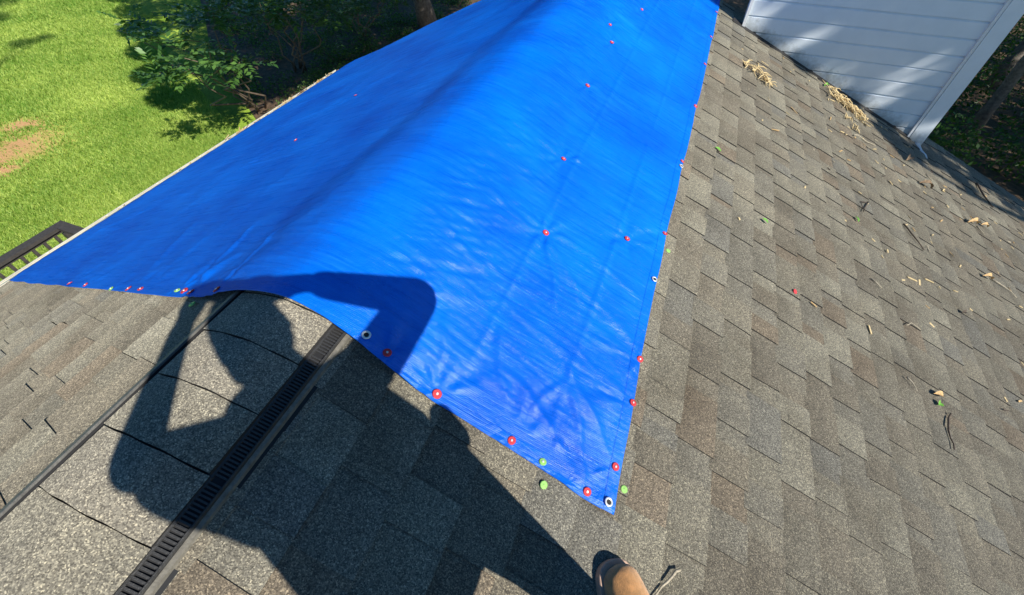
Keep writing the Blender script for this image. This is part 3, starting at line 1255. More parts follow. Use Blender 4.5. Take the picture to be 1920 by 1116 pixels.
lone_cap(1.688, 1.824, CAP_ME, 'plastic_cap', 'loose red plastic nail cap lying on the bare shingles right of the tarp', 'nail cap', .005, (.3, -.25))
lone_cap(.823, .388, LIME_ME, 'plastic_cap', 'lime green cap on shingles just outside the near tarp edge', 'nail cap', .003, (.1, -.2))
lone_cap(1.046, .49, LIME_ME, 'plastic_cap', 'lime green cap half under the right tarp edge beside the near corner', 'nail cap', .001)
lone_cap(1.030, 1.578, LIME_ME, 'plastic_cap', 'small lime green cap peeking out midway along the right tarp edge', 'nail cap', .000)
lone_cap(-.406, .462, LIME_ME, 'plastic_cap', 'lime green cap in the shadow left of the ridge vent', 'nail cap', .003)


def twig(pts, r, label, mat=M_TWIG, h=.006, name='twig'):
    mb = MB()
    P_ = []
    for i_, (x, y) in enumerate(pts):
        P_.append(roof_pt(x, y, h + (.004 if i_ % 2 else 0)))
    # add a slight kink between points
    Q_ = [P_[0]]
    for a, b_ in zip(P_[:-1], P_[1:]):
        mid = (a + b_) / 2 + Vector((random.uniform(-1, 1), random.uniform(-1, 1), random.uniform(0, .4))) * (b_ - a).length * .07
        Q_ += [mid, b_]
    rr = [r * (1 - .5 * i_ / (len(Q_) - 1)) * random.uniform(.85, 1.15) for i_ in range(len(Q_))]
    mb.tube(Q_, rr, 6)
    o = mb.build(name, mat, None, True)
    tag(o, label, 'twig', 'twigs fallen on the right roof slope')
    return o


twig([(2.657, 3.27), (2.70, 3.19), (2.777, 3.078)], .006, 'long dark twig lying across the shingles halfway to the siding wall', M_TWIGDARK)
twig([(2.219, 2.339), (2.28, 2.301)], .005, 'short grey twig stub on shingles right of the loose red cap')
twig([(2.399, 2.106), (2.44, 2.15), (2.506, 2.147)], .0035, 'thin pale curved twig below and right of the loose red cap')
twig([(3.424, 3.3), (3.52, 3.29), (3.625, 3.253)], .0055, 'long straight pale twig beside the tan leaf near the right edge')
twig([(2.306, 1.699), (2.33, 1.68), (2.353, 1.644)], .004, 'pale yellow twig left of the leaf with the green tip')
twig([(2.541, 1.631), (2.493, 1.536), (2.488, 1.47), (2.485, 1.409)], .005, 'dark bent twig just below the leaf with the green tip', M_TWIGDARK)
twig([(1.245, .360), (1.232, .35), (1.212, .315), (1.184, .272), (1.16, .235)], .0042, 'bleached crooked twig on the roof beside the tan boot')
twig([(2.287, 3.185), (2.354, 3.244), (2.291, 3.073), (2.283, 3.16)], .0045, 'twig bent into a small triangle on the shingles', M_TWIGDARK)
twig([(3.967, 5.157), (3.954, 4.997), (4.015, 4.782)], .009, 'long dark stick near the far roof edge right of the wall', M_TWIGDARK)
twig([(3.179, 4.495), (3.229, 4.431)], .006, 'short tan stick in front of the corner board shadow')
twig([(2.398, 4.299), (2.444, 4.345), (2.54, 4.34), (2.625, 4.374)], .006, 'pale forked stick below the catkin heap at the wall')
twig([(3.574, 4.083), (3.622, 3.993)], .005, 'tan stick stuck to the curled brown leaf')


def leaf_mesh(L_, W_, curl, seed):
    rnd = random.Random(seed)
    V, F = [], []
    N_ = 6
    for i_ in range(N_ + 1):
        t = i_ / N_
        w = W_ * math.sin(math.pi * min(1, .08 + t * .9)) ** .8
        zc = curl * L_ * (math.sin(t * 3.1) * .5)
        for k, sx in enumerate((-1, -.45, 0, .45, 1)):
            V.append(((t - .5) * L_, sx * w * .5, zc + abs(sx) ** 1.5 * curl * W_ * .7 + rnd.uniform(-.03, .03) * W_))
    for i_ in range(N_):
        for k in range(4):
            a = i_ * 5 + k
            F.append((a, a + 1, a + 6, a + 5))
    return mesh('leaf', V, F)


def leaf(x, y, L_, W_, spin, mat, label, curl=.35, h=.004, name='leaf', seed=1):
    o = put(name, leaf_mesh(L_, W_, curl, seed), mat, None, True)
    orient(o, roof_pt(x, y), NR, spin, h)
    tag(o, label, 'leaf', 'leaves on the right roof slope')
    return o


leaf(3.359, 3.262, .11, .035, 2.0, M_DRYLEAF, 'tan dry leaf by the long pale twig near the right edge', .5, seed=2)
leaf(2.486, 1.705, .07, .032, 1.9, M_DRYLEAF, 'orange tan leaf touching a green leaf scrap low on the right', .4, seed=3)
leaf(2.478, 1.650, .04, .03, 2.4, M_GREENLEAF, 'bright green leaf scrap under the orange tan leaf', .3, seed=4)
leaf(2.929, 2.589, .06, .026, 2.2, M_TWIGDARK, 'dark curled leaf alone below the tan dry leaf', .6, seed=5)
leaf(1.522, 2.256, .038, .022, 1.2, M_GREENLEAF, 'small green leaf on shingles right of the tarp, nearer one', .25, seed=6)
leaf(1.199, 2.681, .042, .026, 1.4, M_GREENLEAF, 'small green leaf on shingles close to the tarp edge grommet', .25, seed=7)
leaf(2.211, 2.913, .045, .02, .4, M_GREENLEAF, 'green leaf fragment below the triangle of twig', .3, seed=8)
leaf(2.207, 5.09, .10, .03, -.6, M_GREENLEAF, 'green sprig leaf tucked against the base of the siding wall', .3, seed=9)
leaf(3.514, 4.066, .13, .04, -1.0, M_DRYLEAF, 'curled brown leaf with stalk far right on the slope', .6, seed=10)
leaf(3.681, 4.18, .07, .035, -1.3, M_DRYLEAF, 'small rounded brown leaf right of the curled brown one', .6, seed=11)
leaf(3.091, 4.212, .14, .045, -1.3, M_DIRT, 'reddish brown leaf on the slope below the corner board', .5, seed=12)
leaf(2.996, 4.557, .12, .05, -.5, M_DIRT, 'reddish leaf between the catkin heap and corner board shadow', .5, seed=13)


def catkins(name, pts, count, spread, L0, label, seed):
    rnd = random.Random(seed)
    mb = MB()
    for i_ in range(count):
        t = rnd.random()
        k = t * (len(pts) - 1)
        a = min(int(k), len(pts) - 2)
        fx = pts[a][0] + (pts[a + 1][0] - pts[a][0]) * (k - a) + rnd.gauss(0, spread)
        fy = pts[a][1] + (pts[a + 1][1] - pts[a][1]) * (k - a) + rnd.gauss(0, spread)
        an = math.atan2(pts[-1][1] - pts[0][1], pts[-1][0] - pts[0][0]) + rnd.gauss(0, .95)
        L_ = L0 * rnd.uniform(.5, 1.2)
        hb = .008 + rnd.random() * spread * .9
        P_ = []
        bend = rnd.gauss(0, .9)
        x_, y_ = fx, fy
        for j in range(5):
            P_.append(roof_pt(x_, y_, hb + .01 * math.sin(j * 1.2 + i_)))
            x_ += math.cos(an + bend * j / 4) * L_ / 4
            y_ += math.sin(an + bend * j / 4) * L_ / 4
        r = rnd.uniform(.003, .0052)
        mb.tube(P_, [r * .6, r, r * 1.1, r, r * .5], 5)
    o = mb.build(name, M_CATKIN, None, True)
    tag(o, label, 'catkins', 'catkin clumps on the roof')
    return o


catkins('catkin_clump', [(1.34, 4.33), (1.44, 4.27), (1.55, 4.21)], 34, .026, .14, 'small clump of tan catkins alone on the shingles between tarp and wall', 3)
catkins('catkin_clump', [(2.20, 4.98), (2.31, 4.95), (2.42, 4.91), (2.53, 4.80)], 85, .032, .14, 'long heap of tan catkins against the siding wall base', 5)
catkins('catkin_clump', [(2.36, 4.62), (2.42, 4.53), (2.46, 4.45)], 9, .015, .08, 'few loose tan catkins just below the heap at the wall', 8)


def litter():
    """chaff and crumbs of leaf scattered on the right slope"""
    mb = MB()
    rnd = random.Random(42)
    for i_ in range(330):
        x = rnd.uniform(1.3, 4.6)
        y = rnd.uniform(1.6, 5.1)
        if rnd.random() > .12 + .88 * ((x - 1.3) / 3.3 * .5 + max(0, (y - 2) / 3.1) * .6):
            continue
        a = rnd.uniform(0, 3.14)
        L_ = rnd.uniform(.008, .045) if rnd.random() < .8 else rnd.uniform(.04, .08)
        w = rnd.uniform(.002, .0055)
        c, s_ = math.cos(a), math.sin(a)
        p = [roof_pt(x + c * L_ * t - s_ * w * sg, y + s_ * L_ * t + c * w * sg, .0005) for t in (-.5, .5) for sg in (-1, 1)]
        q = [v + NR * rnd.uniform(.0015, .005) for v in p]
        mi = rnd.choices([0, 1, 2, 3], [5, 2, 2, 1])[0]
        mb.eight([p[0], p[2], p[3], p[1], q[0], q[2], q[3], q[1]], mi)
    o = mb.build('leaf_litter', [M_CATKIN, M_DRYLEAF, M_TWIG, M_TWIGDARK])
    tag(o, 'crumbs of dry leaf and chaff scattered over the right slope', 'leaf litter', kind='stuff')


litter()


def gutter_litter():
    mb = MB()
    rnd = random.Random(5)
    zt = EAVE_L * TAN
    for i_ in range(420):
        y = rnd.uniform(2.2, 4.7) if rnd.random() < .8 else rnd.uniform(1.4, 2.2)
        x = EAVE_L - rnd.uniform(-.01, .085)
        L_ = rnd.uniform(.02, .09)
        a = rnd.gauss(1.57, .5)
        z_ = zt - .055 + rnd.uniform(0, .05) * (1 if y > 2.8 else .5)
        d = Vector((math.cos(a), math.sin(a), rnd.uniform(-.2, .25))) * L_
        mb.tube([(x, y, z_), tuple(Vector((x, y, z_)) + d)], rnd.uniform(.003, .006), 4, rnd.choices([0, 1, 2], [5, 3, 3])[0])
    o = mb.build('gutter_litter', [M_CATKIN, M_DRYLEAF, M_DIRT])
    tag(o, 'dry leaf debris filling the cream gutter beside the tarp', 'leaf litter', kind='stuff')


gutter_litter()

# ------------------------------------------------------------------ deck railing below the gutter
def railing():
    zt = -2.60
    cx, cy = -5.92, 1.93
    root = empty('deck_railing', (cx, cy, zt - 1.0))
    tag(root, 'dark stained wooden deck railing with square balusters below the gutter', 'railing')
    mb = MB()
    mb.eight([(cx - .155, -3, zt - .04), (cx - .03, -3, zt - .04), (cx - .03, cy - .065, zt - .04), (cx - .155, cy + .06, zt - .04),
              (cx - .155, -3, zt), (cx - .03, -3, zt), (cx - .03, cy - .065, zt), (cx - .155, cy + .06, zt)])
    mb.build('cap_rail', M_RAIL, root)
    mb = MB()
    mb.eight([(cx - .029, cy - .064, zt - .04), (-3.2, cy - .064, zt - .04), (-3.2, cy + .061, zt - .04), (cx - .154, cy + .061, zt - .04),
              (cx - .029, cy - .064, zt), (-3.2, cy - .064, zt), (-3.2, cy + .061, zt), (cx - .154, cy + .061, zt)])
    mb.build('cap_rail', M_RAIL, root)
    for (a, b_) in (((cx - .09, -3), (cx - .09, cy)), ((cx - .09, cy), (-3.2, cy))):
        for dz, nm in ((-.065, 'top_rail'), (-.90, 'bottom_rail')):
            mb = MB()
            mb.box(((a[0] + b_[0]) / 2, (a[1] + b_[1]) / 2, zt + dz), abs(b_[0] - a[0]) + .04, abs(b_[1] - a[1]) + .04, .05)
            mb.build(nm, M_RAIL, root)
    bm_ = MB().box((0, 0, 0), .034, .034, .80).v
    bal = mesh('baluster', bm_, MB().box((0, 0, 0), 1, 1, 1).f)
    bal.materials.append(M_RAIL)
    spots = [(cx - .09, cy - .13 - .136 * i_) for i_ in range(34)] + [(cx + .05 + .136 * i_, cy) for i_ in range(18)]
    for (x, y) in spots:
        o = bpy.data.objects.new('baluster', bal)
        COL.objects.link(o)
        o.parent = root
        o.location = Vector((x, y, zt - .485)) - root.location
    for (x, y) in ((cx - .09, cy), (cx - .09, -.6), (cx - .09, -3)):
        mb = MB()
        mb.box((x, y, (zt - .125 + GROUND) / 2), .09, .09, zt - .125 - GROUND)
        mb.build('post', M_RAIL, root)
    d = empty('deck', (-4.5, 0, GROUND))
    tag(d, 'dark wooden deck floor under the eave behind the railing', 'deck')
    for i_ in range(17):
        mb = MB()
        mb.box((cx + .10 + i_ * .145, (cy - 3) / 2, zt - 1.0), .138, cy + 3, .03)
        mb.build('plank', M_RAIL, d)
    return root


railing()


# ------------------------------------------------------------------ vegetation
def leaf_cloud(name, clumps, size, mat, parent, seed, aspect=.45, flat=.0, spray=False, tlo=.0, thi=1.0):
    """clumps: (centre, radius xyz, count). Leaf-sized faces spread through the volume"""
    rng = np.random.default_rng(seed)
    Vs, Ts = [], []
    for (c, rad, cnt) in clumps:
        rad = np.array(rad if hasattr(rad, '__len__') else (rad,) * 3)
        if spray:
            # short twigs, each carrying paired leaves
            nt = max(4, cnt // 14)
            d = rng.normal(size=(nt, 3))
            d /= np.linalg.norm(d, axis=1)[:, None]
            p0 = np.array(c) + d * rad * (rng.random((nt, 1)) ** .45) * .8
            dirs = d * np.array([1, 1, .35]) + rng.normal(0, .4, (nt, 3))
            dirs /= np.linalg.norm(dirs, axis=1)[:, None]
            k = 14
            t = (np.arange(k) // 2)[None, :, None] / (k / 2) * (.32 + .2 * rng.random((nt, 1, 1)))
            pos = p0[:, None, :] + dirs[:, None, :] * t
            side = np.cross(dirs, [0, 0, 1.0])
            side /= np.linalg.norm(side, axis=1)[:, None] + 1e-9
            sg = np.where(np.arange(k) % 2 == 0, 1, -1)[None, :, None]
            ax = side[:, None, :] * sg * 1.0 + dirs[:, None, :] * .55 + rng.normal(0, .15, (nt, k, 3))
            ax /= np.linalg.norm(ax, axis=2)[:, :, None]
            P = (pos + ax * size * .5).reshape(-1, 3)
            A = ax.reshape(-1, 3)
            Nn = np.tile(np.array([0, 0, 1.0]), (len(A), 1)) + rng.normal(0, .35, (len(A), 3))
            base_t = np.repeat(rng.random(nt), k)
        else:
            d = rng.normal(size=(cnt, 3))
            d /= np.linalg.norm(d, axis=1)[:, None]
            P = np.array(c) + d * rad * (rng.random((cnt, 1)) ** .4)
            A = rng.normal(size=(cnt, 3))
            A[:, 2] *= .6
            A /= np.linalg.norm(A, axis=1)[:, None]
            Nn = np.tile(np.array([0, 0, .8]), (cnt, 1)) + rng.normal(0, .7, (cnt, 3))
            base_t = rng.random(cnt)
        Nn -= A * np.sum(Nn * A, 1)[:, None]
        Nn /= np.linalg.norm(Nn, axis=1)[:, None] + 1e-9
        Bv = np.cross(Nn, A)
        n = len(P)
        sz = size * (.65 + .6 * rng.random((n, 1)))
        w = sz * aspect
        q = np.stack([P - A * sz * .5, P + Bv * w * .5 - A * sz * .05 + Nn * sz * .06, P + A * sz * .5, P - Bv * w * .5 - A * sz * .05 + Nn * sz * .06], 1)
        Vs.append(q.reshape(-1, 3))
        Ts.append(np.repeat(np.clip(tlo + (thi - tlo) * (.6 * base_t + .4 * rng.random(n)), 0, 1), 4))
    V = np.concatenate(Vs)
    T = np.concatenate(Ts)
    me = np_mesh(name, V, np.arange(len(V)).reshape(-1, 4))
    vcol(me, 'tint', np.stack([T, T, T], 1))
    return put(name, me, mat, parent)


def limb_path(a, b, rnd, wob=.12, n=5):
    a, b = Vector(a), Vector(b)
    L_ = (b - a).length
    P_ = []
    for i_ in range(n + 1):
        t = i_ / n
        p = a.lerp(b, t)
        if 0 < i_ < n:
            p = p + Vector((rnd.gauss(0, 1), rnd.gauss(0, 1), rnd.gauss(0, .5))) * L_ * wob * .35
        P_.append(p)
    return P_


def tree(name, base, top, r0, clumps, leaf, mat, label, cat, seed, bark=M_BARK, aspect=.5, group=None, limbs=True):
    rnd = random.Random(seed)
    root = empty(name, base)
    tag(root, label, cat, group)
    P_ = limb_path(base, top, rnd, .05, 8)
    rr = [r0 * (1.35 if i_ == 0 else 1) * (1 - .55 * i_ / 8) for i_ in range(9)]
    mb = MB()
    mb.tube(P_, rr, 12)
    if limbs:
        for (c, rad, cnt) in clumps:
            k = rnd.randint(4, 8)
            LP = limb_path(P_[k], c, rnd, .15, 5)
            mb.tube(LP, [max(.01, rr[k] * .55 * (1 - .8 * i_ / 5)) for i_ in range(6)], 7)
    mb.build('trunk', bark, root, True)
    leaf_cloud('crown', clumps, leaf, mat, root, seed, aspect)
    return root


def UVT(U, V_, t):
    """point given by its place in the plane facing the sun and distance towards the sun"""
    u = Vector((.4208, .9071, 0))
    v = Vector((-.5687, .2638, .7791))
    return Vector(u * U + v * V_ + SUN * t)


# crape myrtles in the bed
def shrub(base, clumps, stems, leaf, mat, label, seed, group='crape myrtle shrubs in the planting bed', spray=True, name='flowering_shrub'):
    rnd = random.Random(seed)
    root = empty(name, base)
    tag(root, label, 'shrub', group)
    for i_ in range(stems):
        a = rnd.uniform(0, 6.28)
        b = (base[0] + .18 * math.cos(a), base[1] + .18 * math.sin(a), GROUND + .02)
        c = clumps[i_ % len(clumps)][0]
        P_ = limb_path(b, c, rnd, .16, 6)
        mb = MB()
        mb.tube(P_, [.026 * (1 - .75 * j / 6) for j in range(7)], 7)
        mb.build('stem', M_STEM, root, True)
    leaf_cloud('foliage', clumps, leaf, mat, root, seed, .42, spray=spray)
    return root


shrub((-9.7, 8.35, GROUND), [((-8.1, 6.0, -2.3), (.5, .45, .3), 360), ((-8.9, 6.5, -2.2), (.4, .4, .28), 270), ((-10.7, 7.05, -2.2), (.55, .2, .12), 100),
                             ((-8.6, 7.3, -1.95), (.7, .6, .4), 378), ((-9.4, 8.1, -2.1), (.8, .6, .4), 306), ((-7.7, 6.8, -2.6), (.4, .45, .3), 198), ((-8.35, 5.55, -2.45), (.3, .25, .15), 151), ((-10.3, 6.45, -2.2), (.25, .15, .08), 50)],
      8, .15, M_LEAF_MYRTLE, 'tall leafy crape myrtle nearest the lawn with sprays reaching left', 21)
shrub((-10.3, 10.8, GROUND), [((-8.6, 9.0, -2.2), (1.0, .8, .5), 810), ((-9.8, 9.8, -2.4), (1.0, .9, .5), 756), ((-9.2, 11.0, -2.2), (1.1, .9, .6), 900), ((-7.9, 10.2, -2.5), (.8, .8, .5), 630)],
      7, .15, M_LEAF_MYRTLE, 'crape myrtle behind the nearest one, deeper in the shade', 23)
shrub((-9.9, 13.8, GROUND), [((-9.0, 12.2, -3.0), (1.3, 1.1, .8), 1500), ((-10.4, 13.6, -3.1), (1.3, 1.1, .7), 1200), ((-8.2, 13.6, -2.8), (1.1, 1.1, .7), 1100)],
      6, .11, M_LEAF_UNDER, 'dense green shrub between the myrtles and the tree trunk', 25)
for i_, (x, y, r, lab) in enumerate([(-9.75, 11.6, .55, 'low yellow green bush just beyond the gutter end'), (-9.1, 10.1, .4, 'small light green plant in the mulch by the gutter'),
                                     (-10.9, 12.6, .5, 'low green clump left of the yellow green bush'), (-12.6, 10.2, .45, 'small weedy clump at the lawn side of the bed'),
                                     (-11.6, 11.2, .5, 'leafy clump in the middle of the shaded bed'), (-9.3, 13.0, .5, 'low plant near the foot of the tree')]):
    shrub((x, y, GROUND), [((x, y, GROUND + r * .55), (r, r, r * .6), 520)], 3, .075, M_LEAF_UNDER, lab, 40 + i_, 'low plants in the planting bed', False, 'low_bush')

rngc = np.random.default_rng(77)
gc = []
for i_ in range(260):
    x, y = rngc.uniform(-19, -6.5), rngc.uniform(8.2, 22)
    if in_poly(np.array([x]), np.array([y]), BED_L)[0]:
        r = rngc.uniform(.25, .6)
        gc.append(((x, y, GROUND + .12), (r, r, .22), int(130 * r / .4)))
tag(leaf_cloud('ground_cover', gc, .085, M_LEAF_UNDER, None, 78, .5), 'low green ground cover in the shaded planting bed', 'ground cover', kind='stuff')
# the tree whose trunk shows beyond the tarp, crown above the picture
tree('shade_tree', (-8.35, 15.6, GROUND), (-7.9, 15.0, 3.4), .30,
     [((-8.0, 13.0, 4.0), (2.6, 2.2, 1.3), 3200), ((-6.2, 15.5, 4.4), (2.4, 2.2, 1.3), 2600), ((-10.0, 15.6, 4.2), (2.2, 2.2, 1.3), 2600), ((-8, 17.5, 4.6), (2.6, 2.2, 1.4), 2600)],
     .2, M_LEAF_OAK, 'tree with thick rough trunk standing beyond the tarp', 'tree', 61)
# its neighbour by the gable: only its shade reaches the bed
cl = []
for (U, V_, r) in [(2.8, 4.7, .6), (2.05, 5.7, .7), (2.2, 6.9, .75), (2.75, 8.3, .85), (3.1, 9.8, .9), (3.8, 11.4, 1.1), (4.2, 13.2, 1.3), (3.2, 5.5, .8), (3.2, 7.2, .8),
                   (4.1, 5.0, 1.0), (3.9, 6.5, 1.0), (4.5, 8.0, 1.1), (5.0, 9.7, 1.2), (5.8, 11.5, 1.4), (5.6, 5.3, 1.2), (5.6, 7.0, 1.2), (6.4, 8.7, 1.3),
                   (7.3, 10.4, 1.4), (7.3, 5.6, 1.3), (7.5, 7.4, 1.3), (9.0, 6.0, 1.4), (9.2, 8.0, 1.5), (11.0, 6.2, 1.5), (11.0, 8.0, 1.5), (12.6, 7.0, 1.5)]:
    t = (2.4 - .7791 * V_) / .627 + (V_ - 4.5) * .55
    c = (3000 if U < 3.5 else 2200) * r * r
    p = UVT(U, V_, t)
    p.z = max(p.z, 1.9)
    cl.append((tuple(p), (r, r, r * .8), int(c)))
tree('shade_tree', (-2.2, 8.6, GROUND), (-2.4, 8.4, 2.6), .26, cl, .17, M_LEAF_OAK, 'leafy tree by the gable end shading the planting bed', 'tree', 63)
# tall tree to the left rear, a branch end of which shades the corner of the lawn
cl = []
for (U, V_, t, r, c) in [(-.35, 14.9, 9.0, .95, 700), (-.75, 13.2, 9.0, .7, 420), (-.42, 10.7, 9.0, .42, 170), (.28, 10.75, 9.0, .34, 110), (-1.9, 12.6, 9.0, 1.2, 800), (-3.5, 11.0, 9.0, 2.0, 1200)]:
    cl.append((tuple(UVT(U, V_, t)), (r, r, r * .7), c))
tree('shade_tree', (-5.2, -6.0, GROUND), (-4.4, -4.0, 9.0), .35, cl, .16, M_LEAF_OAK, 'tall tree left behind the roof throwing shade on the far lawn', 'tree', 65)
# tree right of the house between the sun and the siding wall
cl = []
for (U, V_, t, r, c) in [(5.74, .36, 9.0, .47, 1000), (6.02, -.27, 9.0, .47, 1000), (6.32, -.93, 9.0, .44, 850), (6.28, .55, 9.2, .55, 1200), (6.65, -.25, 9.3, .6, 1300), (5.75, 1.2, 9.1, .6, 900), (6.5, 1.4, 9.3, .9, 1500), (7.3, .3, 9.5, .9, 1500), (6.9, -1.2, 9.4, .5, 700), (6.22, -1.72, 9.0, .30, 260), (6.75, -2.45, 9.2, .36, 300), (7.1, -2.2, 9.3, .4, 300), (5.47, .60, 9.0, .27, 330), (5.62, .10, 9.0, .28, 330), (5.86, -.48, 9.0, .28, 330), (6.12, -1.08, 9.0, .28, 330), (5.42, 1.0, 9.0, .3, 260), (5.97, -1.62, 9.0, .2, 190), (6.1, -2.0, 9.0, .2, 170), (5.55, -.33, 9.0, .15, 120), (5.44, .05, 9.0, .15, 110), (5.75, -.85, 9.0, .13, 90), (5.62, -1.25, 9.0, .15, 150), (5.50, -1.43, 9.0, .12, 95), (5.74, -1.48, 9.0, .18, 190), (5.86, -1.2, 9.0, .16, 150)]:
    cl.append((tuple(UVT(U, V_, t)), (r * .95, r * .95, r), c))
tree('shade_tree', (9.8, 4.2, GROUND), (9.4, 3.6, 4.6), .28, cl, .13, M_LEAF_OAK, 'tree right of the house shading the siding wall', 'tree', 67)

# woods right of the gable
WOODS = [(8.0, 13.6, .13), (9.4, 17.0, .16), (11.0, 12.4, .14), (12.0, 20.0, .18), (7.3, 19.6, .15)]
names = ['thin dark trunk closest to the roof edge in the right woods', 'dark leaning trunk deeper in the right woods', 'tree at the far right of the woods', 'tree at the back of the right woods', 'tree behind the corner board in the right woods']
for i_, (x, y, r) in enumerate(WOODS):
    tx, ty = x + random.uniform(-.6, .6), y + random.uniform(-.6, .6)
    p = Vector((x, y, GROUND)) + SUN * 9.5
    c1 = Vector((x + 2.2, y - 1.4, 2.6))
    c2 = Vector((x + 4.5, y - 2.6, 3.2))
    tree('woodland_tree', (x, y, GROUND), (tx + .8, ty - .4, 2.6), r,
         [(tuple(c1), (2.4, 2.4, 1.2), 2600), (tuple(c2), (2.6, 2.6, 1.3), 2600), ((x - .5, y + 1, 3.4), (2.2, 2.2, 1.2), 1800)],
         .2, M_LEAF_OAK, names[i_], 'tree', 80 + i_, group='trees in the right woods')
UND = [(6.6, 11.6, .8), (8.3, 11.8, .9), (7.6, 14.6, 1.0), (9.6, 14.6, 1.1), (11.2, 15.8, 1.2), (8.6, 17.4, 1.1), (10.4, 18.6, 1.2), (7.0, 17.0, 1.0), (12.6, 18.4, 1.2), (9.2, 10.9, .7), (10.6, 22.0, 1.3), (8.6, 21.2, 1.3), (12.6, 24.0, 1.4)]
und_lab = ['closest to the roof edge', 'below the far end of the rake', 'behind the nearest trunk', 'in the middle of the woods', 'towards the right border', 'behind the middle clump', 'in front of the rear trunk', 'hugging the corner board', 'farthest right', 'lowest at the right border', 'high up beside the corner board', 'beside the corner board, upper one', 'at the very back of the woods']
for i_, (x, y, r) in enumerate(UND):
    shrub((x, y, GROUND), [((x, y, GROUND + r * .7), (r, r, r * .8), 1100)], 3, .12, M_LEAF_OAK, 'dark green understory bush ' + und_lab[i_], 100 + i_, 'understory bushes in the right woods', False, 'understory_bush')

# far wall of trees so that the woods close towards the horizon
def far_wood(name, x0, x1, y0_, y1_, n, seed, label):
    rng = np.random.default_rng(seed)
    cl_ = []
    for i_ in range(n):
        x, y = rng.uniform(x0, x1), rng.uniform(y0_, y1_)
        cl_.append(((x, y, GROUND + rng.uniform(1.0, 7.0)), (3.0, 3.0, 2.4), 330))
    o = leaf_cloud(name, cl_, .42, M_LEAF_OAK, None, seed)
    tag(o, label, 'woodland', kind='stuff')


cl = []
for U in (12.4, 14.6, 16.8, 19.0, 21.4, 24.0):
    for V_ in (-7.2, -5.2, -3.2, -1.4):
        t = (2.9 - .7791 * V_) / .627 + random.uniform(0, 1.2)
        cl.append((tuple(UVT(U + random.uniform(-.4, .4), V_ + random.uniform(-.4, .4), t)), (1.7, 1.7, 1.3), 800))
tree('woodland_tree', (17.5, 9.5, GROUND), (17.0, 10.0, 3.5), .4, cl, .26, M_LEAF_OAK, 'broad tree outside the picture shading the right woods', 'tree', 95, group='trees in the right woods')
far_wood('woodland', -26, 26, 30, 44, 60, 131, 'mass of dark trees behind the house')
far_wood('woodland', -58, -42, -30, 50, 70, 132, 'unseen mass of trees added beyond the lawn to darken tarp reflections')  # unseen tree line, added to darken the tarp's grazing reflections and block low sky

# ------------------------------------------------------------------ person taking the photograph
UU = Vector((.4208, .9071, 0))
VV = Vector((-.5687, .2638, .7791))


def B3(u, v, t):
    return CAM_LOC + UU * u + VV * v + SUN * t


person = empty('person', (1.25, .0, -.52))
tag(person, 'person in tan suede boots on the roof holding a phone, shadow cast ahead', 'person')


class Blob:
    """union of tapered capsules, fused into one continuous skin by a voxel remesh"""
    def __init__(self):
        self.mb = MB()

    def cap(self, a, b, ra, rb, flat=None, n=6, seg=14):
        a, b = Vector(a), Vector(b)
        t = (b - a)
        L_ = t.length
        t.normalize() if L_ > 1e-6 else None
        pts, rr = [], []
        for k in (1, .8, .45):
            pts.append(a - t * ra * math.sqrt(max(0, 1 - (1 - k) ** 2)) if False else a - t * ra * k)
            rr.append(max(.0015, ra * math.sqrt(max(0, 1 - k * k))))
        for i_ in range(n + 1):
            q = i_ / n
            pts.append(a.lerp(b, q))
            rr.append(ra + (rb - ra) * q)
        for k in (.45, .8, 1):
            pts.append(b + t * rb * k)
            rr.append(max(.0015, rb * math.sqrt(max(0, 1 - k * k))))
        n0 = len(self.mb.v)
        self.mb.tube(pts, rr, seg)
        if flat:
            ax, k = flat
            ax = Vector(ax).normalized()
            c = (a + b) / 2
            for i_ in range(n0, len(self.mb.v)):
                p = Vector(self.mb.v[i_])
                d = (p - c).dot(ax)
                self.mb.v[i_] = tuple(p + ax * d * (k - 1))
        return self

    def chain(self, pts, rad, **kw):
        for (a, b, ra, rb) in zip(pts[:-1], pts[1:], rad[:-1], rad[1:]):
            self.cap(a, b, ra, rb, **kw)
        return self

    def build(self, name, mat, parent, vox=.008, smooth=2):
        o = self.mb.build(name, mat, parent, True)
        r = o.modifiers.new('fuse', 'REMESH')
        r.mode = 'VOXEL'
        r.voxel_size = vox
        r.use_smooth_shade = True
        s = o.modifiers.new('relax', 'SMOOTH')
        s.iterations = smooth
        s.factor = .5
        return o


FWD = Vector((-.907, .421, 0))          # the way the person faces
RIGHT = Vector((.421, .907, 0))
sh_c = B3(0, -.36, .32)
hip_c = B3(0, -.655, -.07)
head_c = B3(-.028, -.125, .48)
shR, shL = B3(.155, -.335, .32), B3(-.155, -.325, .32)
elR, elL = B3(.388, -.262, .14), B3(-.345, -.218, .12)
wrR, wrL = B3(.158, -.070, .05), B3(-.155, -.008, .045)
ankR = Vector((1.168, .130, -.405))
hipR, hipL = hip_c + RIGHT * .12, hip_c - RIGHT * .11
ankL = Vector((1.62, -.42, -.60))
kneeR = hipR.lerp(ankR, .5) + FWD * .03
kneeL = hipL.lerp(ankL, .5) + FWD * .05
cf = -Bz                               # back of the camera
ph_c = CAM_LOC - Bz * .012             # phone body just behind the lens

b = Blob()
